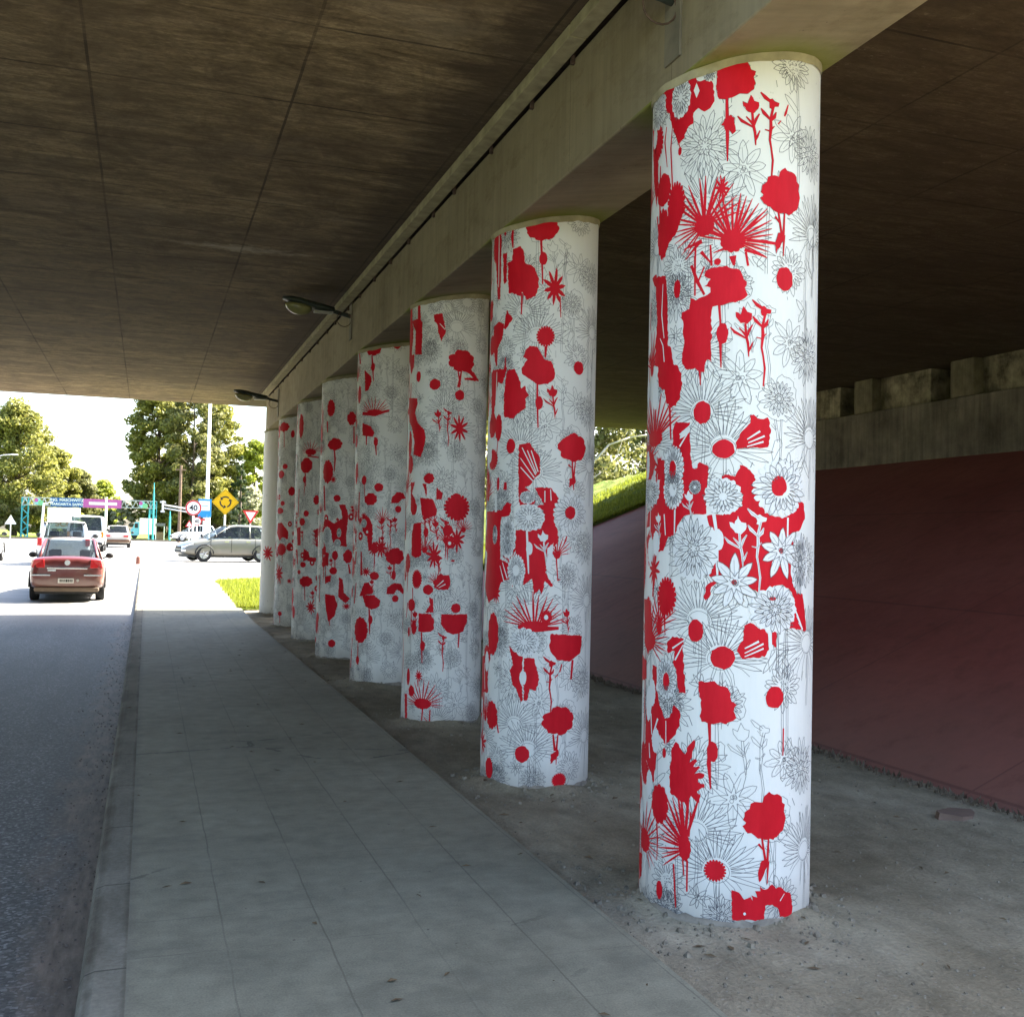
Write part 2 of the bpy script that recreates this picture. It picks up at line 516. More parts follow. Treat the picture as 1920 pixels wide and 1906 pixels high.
def mat_kerb():
    m = new_mat('kerb_stone', 0.85, 0.25)
    t = NT(m); s = t.sep()
    a = t.noise(t.map((2, 0.8, 2)), 2.2, 7, 0.7)
    f = t.noise(t.map(), 40.0, 5, 0.7)
    c = t.ramp(a, [(0.3, (0.150, 0.140, 0.108)), (0.7, (0.260, 0.245, 0.195))])
    c = t.mix(0.5, c, t.ramp(f, [(0.3, 0.32), (0.7, 0.68)]), 'OVERLAY')
    e = t.math('ADD', t.math('MULTIPLY', t.math('ABSOLUTE', t.math('ADD', s[0], 0.150)), 9.0), a)
    c = t.mix(t.ramp(e, [(0.42, 0.75), (0.78, 0.0)]), c, (0.075, 0.060, 0.042))
    e2 = t.math('ADD', t.math('MULTIPLY', t.math('ABSOLUTE', t.math('ADD', s[0], 0.025)), 16.0), a)
    c = t.mix(t.ramp(e2, [(0.40, 0.7), (0.75, 0.0)]), c, (0.085, 0.072, 0.052))
    c = t.mix(t.math('MULTIPLY', t.line(s[1], 1.0, 0.2, 0.006), 0.7), c, (0.05, 0.045, 0.035))
    t.color(c); t.bump(t.math('ADD', a, t.math('MULTIPLY', f, 0.4)), 0.012, 0.8)
    return m


M['walk2'] = mat_kerb()

# ------------------------------------------------------------------ ground profile
def zg(y):
    """road level"""
    pts = [(-60, -0.13), (19, -0.13), (24, 0.0), (38, 0.42), (60, 0.50), (140, 0.74), (600, 1.4)]
    for (a, za), (b, zb) in zip(pts, pts[1:]):
        if y <= b:
            k = max(0.0, (y - a) / (b - a)); return za + (zb - za) * k
    return pts[-1][1]


def zs(y):
    """pavement level"""
    pts = [(-60, 0.0), (20, 0.0), (24, 0.08), (38, 0.46), (60, 0.52)]
    for (a, za), (b, zb) in zip(pts, pts[1:]):
        if y <= b:
            k = max(0.0, (y - a) / (b - a)); return za + (zb - za) * k
    return zg(y) + 0.02


YS = [-40, -20, -5, 0, 5, 10, 15, 19, 20, 21, 22, 23, 24, 26, 28, 30, 32, 34, 36, 38, 42, 46, 52, 60, 75, 100, 140, 200, 320, 600]


def strip(name, xfun0, xfun1, zfun, ys, mat, nx=1, dz=0.0):
    b = MB()
    rows = []
    for y in ys:
        x0, x1 = xfun0(y), xfun1(y)
        rows.append([(x0 + (x1 - x0) * i / nx, y, zfun(y) + dz) for i in range(nx + 1)])
    for r0, r1 in zip(rows, rows[1:]):
        for i in range(nx):
            b.quad(r0[i], r0[i + 1], r1[i + 1], r1[i])
    o = b.build(name, mat)
    return tag(o, kind='structure')


# one ground sheet out to the horizon, a little below everything laid on it
gb = MB()
for y0, y1 in zip(YS, YS[1:]):
    for x0, x1 in ((-400, -30), (-30, 0), (0, 30), (30, 400)):
        gb.quad((x0, y0, zg(y0) - 0.14), (x1, y0, zg(y0) - 0.14), (x1, y1, zg(y1) - 0.14), (x0, y1, zg(y1) - 0.14))
tag(gb.build('ground', M['grass']), kind='structure')

KX = -0.18
strip('road', lambda y: -16.0 if y < 38 else -40.0, lambda y: KX + 0.01 if y < 36 else (KX + 0.01 + (y - 36) * 2.2 if y < 46 else 30.0), zg,
      [-40, -20, -5, 0, 5, 10, 15, 19, 20, 21, 22, 23, 24, 26, 28, 30, 32, 34, 36, 38, 42, 46, 52, 60, 75, 100, 116], M['asphalt'])
ysw = [y for y in YS if y <= 36] + [37.4]
ysw = sorted(set(ysw))
strip('sidewalk', lambda y: -0.02, lambda y: 1.92 + max(0, y - 23) * 0.0 if y < 31 else 1.92 + (y - 31) * 1.2, zs, ysw, M['walk'], 4)

# kerb with a rounded nose, top strip and face
kb = MB()
prof = [(-0.02, 0.0), (-0.13, -0.002), (-0.165, -0.014), (-0.18, -0.045), (-0.185, -0.20)]
for y0, y1 in zip(ysw, ysw[1:]):
    for (xa, za), (xb, zb) in zip(prof, prof[1:]):
        kb.quad((xa, y0, zs(y0) + za), (xa, y1, zs(y1) + za), (xb, y1, zs(y1) + zb), (xb, y0, zs(y0) + zb))
ye = ysw[-1]
kb.add([(p[0], ye, zs(ye) + p[1]) for p in prof] + [(-0.02, ye, zs(ye) - 0.2)], [(0, 1, 2, 3, 4, 5)])
tag(kb.build('kerb', M['walk2'], smooth=False), kind='structure')

# packed dirt strip between pavement and slope, gently uneven, heaped at the column feet
random.seed(4)
CX, CY0, CS = 2.56, 4.366, 2.5107
COLR = [0.384, 0.368, 0.356, 0.366, 0.370, 0.370, 0.370, 0.368]
COLY = [0.0, 0.02, -0.03, 0.02, 0.0, 0.0, -0.05, 0.0]
COLX = [0.0, 0.0, 0.0, 0.012, 0.0, 0.0, 0.0, 0.0]


def hnoise(x, y):
    return (math.sin(x * 3.1 + y * 1.3) + math.sin(x * 7.3 - y * 4.1 + 1.0) * 0.5 + math.sin(y * 6.7 + x * 2.2) * 0.4) * 0.008


def zdirt(x, y):
    z = -0.035 + hnoise(x, y)
    if x < 2.05: z -= 0.02 * (2.05 - x) / 0.15
    for i in range(8):
        d = math.hypot(x - CX, y - (CY0 + i * CS)) - 0.37
        if d < 0.5: z += 0.045 * math.exp(-(max(d, 0) / 0.10) ** 1.4) * (0.75 + 0.5 * math.sin(x * 9 + y * 13))
    z += 0.05 * max(0, (x - 4.6)) / 0.5 * 0.6
    return z + (zs(y) if y > 20 else 0)


db = MB()
nx, ny = 64, 520
xs = [1.905 + (5.30 - 1.905) * i / nx for i in range(nx + 1)]
ysd = [-3.0 + 26.6 * j / ny for j in range(ny + 1)]
vs = [(x + (random.uniform(-0.012, 0.012) if i == 0 else 0), y, zdirt(x, y)) for y in ysd for i, x in enumerate(xs)]
fs = [(j * (nx + 1) + i, j * (nx + 1) + i + 1, (j + 1) * (nx + 1) + i + 1, (j + 1) * (nx + 1) + i) for j in range(ny) for i in range(nx)]
db.add(vs, fs)
tag(db.build('dirt_ground', M['dirt'], smooth=True), kind='structure')
sb = MB()
for y0, y1 in zip(ysw, ysw[1:]):
    xe0 = 1.92 if y0 < 31 else 1.92 + (y0 - 31) * 1.2
    xe1 = 1.92 if y1 < 31 else 1.92 + (y1 - 31) * 1.2
    sb.quad((xe0, y0, zs(y0) - 0.001), (xe1, y1, zs(y1) - 0.001), (xe1, y1, zs(y1) - 0.12), (xe0, y0, zs(y0) - 0.12))
tag(sb.build('pavement_edge', M['kerb']), kind='structure')

# ------------------------------------------------------------------ bridge
DECK_Z = 4.40
YN, YF = 2.9, 23.9
bridge = empty('bridge', (0, 0, 0))
tag(bridge, 'concrete road bridge overhead with stained underside and long beige beam on the columns', 'bridge')
b = MB()
b.box(-15.0, 20.0, YN, YF, DECK_Z, DECK_Z + 0.9)
b.box(-15.0, 20.0, YN, YN + 0.25, DECK_Z + 0.903, DECK_Z + 1.8)
b.box(-15.0, 20.0, YF - 0.25, YF, DECK_Z + 0.903, DECK_Z + 1.8)
b.build('deck', M['ceil'], bridge)
b = MB()
BXL, BXR = 2.215, 2.93
YE = 21.95
TILT = 0.17
def zhead(x): return 3.755 + (x - 2.56) * TILT
for ya, yb in ((YN - 0.05, YE),):
    zl, zr, zt = zhead(BXL), zhead(BXR), DECK_Z - 0.06
    b.add([(BXL, ya, zl), (BXR, ya, zr), (BXR, yb, zr), (BXL, yb, zl), (BXL, ya, zt), (BXR, ya, zt), (BXR, yb, zt), (BXL, yb, zt)],
          [(0, 3, 2, 1), (4, 5, 6, 7), (0, 1, 5, 4), (1, 2, 6, 5), (2, 3, 7, 6), (3, 0, 4, 7)])
b.box(BXL + 0.06, BXR - 0.06, YN - 0.05, 21.95, DECK_Z - 0.06, DECK_Z + 0.002)
o = b.build('cap_beam', M['beam'], bridge, bevel=0.012)
# conduit-like strip beside the beam, hung under the deck
b = MB()
y = YN
random.seed(8)
while y < 21.9:
    L = min(2.4, 21.9 - y)
    b.box(BXL - 0.135, BXL - 0.035, y, y + L - 0.012, DECK_Z - 0.075, DECK_Z - 0.004)
    y += L
b.build('edge_strip', M['rebar'], bridge, bevel=0.004)
M['rust'] = simple('rusty_steel', (0.10, 0.065, 0.045), 0.8, var=0.4, scale=30)
for i in range(23):
    yy = 3.1 + i * 0.80 + random.uniform(-0.1, 0.1)
    b = MB()
    b.box(BXL - 0.022, BXL - 0.001, yy, yy + 0.025, DECK_Z - 0.10, DECK_Z - 0.05)
    b.build('tie_clip', M['rust'], bridge)

# abutment on the right
AX = 11.2
b = MB()
b.box(AX, AX + 1.2, -3.0, 20.2, 2.9, 3.84)
b.build('bearing_seat', M['abut'], bridge, bevel=0.02)
b = MB()
b.box(AX + 1.0, AX + 1.2, -3.0, 20.2, 3.843, DECK_Z - 0.003)
for k in range(9):
    yc = 1.2 + 2.28 * k
    b.box(AX + 0.20, AX + 0.997, yc - 2.28 + 0.85, yc - 0.243, 3.843, DECK_Z - 0.003)
b.build('back_wall', mat_grey_concrete('back_wall_concrete', (0.05, 0.04, 0.025), (0.52, 0.45, 0.30), 3.4), bridge)
blk = None
mb_ = mat_grey_concrete('block_concrete', (0.10, 0.085, 0.05), (0.30, 0.26, 0.17), 2.2)
for k in range(9):
    yc = 1.2 + 2.28 * k
    if blk is None:
        b = MB(); b.box(0.03, 0.995, -0.24, 0.24, 3.846, DECK_Z - 0.004)
        blk = b.build('bearing_block', mb_, bridge, bevel=0.015); q = blk
    else:
        q = blk.copy(); COL.objects.link(q); q.parent = bridge
    q.location = (AX, yc, 0)

# red painted slope paving
slope = MB()
n1, n2 = 30, 60
def slope_pt(a, t):
    x = 5.06 + (AX + 0.0 - 5.06) * a
    yend = 23.4 - 3.4 * a
    y = -3.0 + (yend + 3.0) * t
    return (x, y, -0.03 + (x - 5.06) * (2.96 + 0.03) / (AX - 5.06) + 0.006 * math.sin(x * 2.3 + y * 1.1))
slope.add([slope_pt(i / n1, j / n2) for j in range(n2 + 1) for i in range(n1 + 1)],
          [(j * (n1 + 1) + i, j * (n1 + 1) + i + 1, (j + 1) * (n1 + 1) + i + 1, (j + 1) * (n1 + 1) + i) for j in range(n2) for i in range(n1)])
# far end face of the paving
slope.add([slope_pt(0, 1), slope_pt(1, 1), (AX, 20.0, 2.6), (5.06, 23.4, -0.3)], [(0, 1, 2, 3)])
tag(slope.build('slope_paving', M['slope'], smooth=False), 'dark red painted concrete slope rising from the dirt to the bridge seat', 'slope wall')

# unseen wall added on the left so daylight does not flood the underpass
b = MB(); b.box(-15.6, -15.0, YN - 2, YF + 1, -0.3, DECK_Z + 0.8)
b.build('light_block_wall', M['abut'], bridge)

# ------------------------------------------------------------------ grass bank past the slope
def zbank(x, y):
    yend = 23.4 - 3.4 * (x - 5.06) / (AX - 5.06)
    toe = 5.06 + max(0, y - 23.0) * 0.16
    z = (x - toe) * 0.487
    if x > AX + 1: z = min(z, (AX + 1 - toe) * 0.487 + (x - AX - 1) * 0.2)
    z = min(z, 5.2)
    return max(z, -0.05) + zs(y) * (1 if y > 23 else 0.3)


bb = MB()
xs = [4.6 + 0.35 * i for i in range(80)]
rows = []
for j in range(90):
    row = []
    for x in xs:
        k = (x - 5.06) / (AX - 5.06)
        y0 = 23.38 - 3.4 * max(0, min(1, k))
        if x > AX: y0 = 20.0
        y = y0 + 0.42 * j
        row.append((x, y, zbank(x, y) + 0.04 * math.sin(x * 5 + y * 3) + 0.03 * math.sin(x * 11 - y * 7) - (0.15 if j == 0 else 0)))
    rows.append(row)
for r0, r1 in zip(rows, rows[1:]):
    for i in range(len(xs) - 1):
        bb.quad(r0[i], r0[i + 1], r1[i + 1], r1[i])
tag(bb.build('grass_bank', M['grass'], smooth=True), kind='structure')

# grass verge beside the sunlit pavement
vb = MB()
vrows = []
for j in range(60):
    y = 22.9 + 0.45 * j
    row = []
    xl = 1.94 if y < 31 else 1.94 + (y - 31) * 1.2
    for i in range(12):
        x = xl + (i / 11.0) * (14 - xl)
        row.append((x + random.uniform(-0.03, 0.03), y, zs(y) - 0.02 + (0.03 if 0 < i else -0.02) + 0.02 * math.sin(x * 4 + y * 6)))
    vrows.append(row)
for r0, r1 in zip(vrows, vrows[1:]):
    for i in range(11): vb.quad(r0[i], r0[i + 1], r1[i + 1], r1[i])
# the far edge of the verge follows the side road
tag(vb.build('verge', M['grass'], smooth=True), kind='structure')

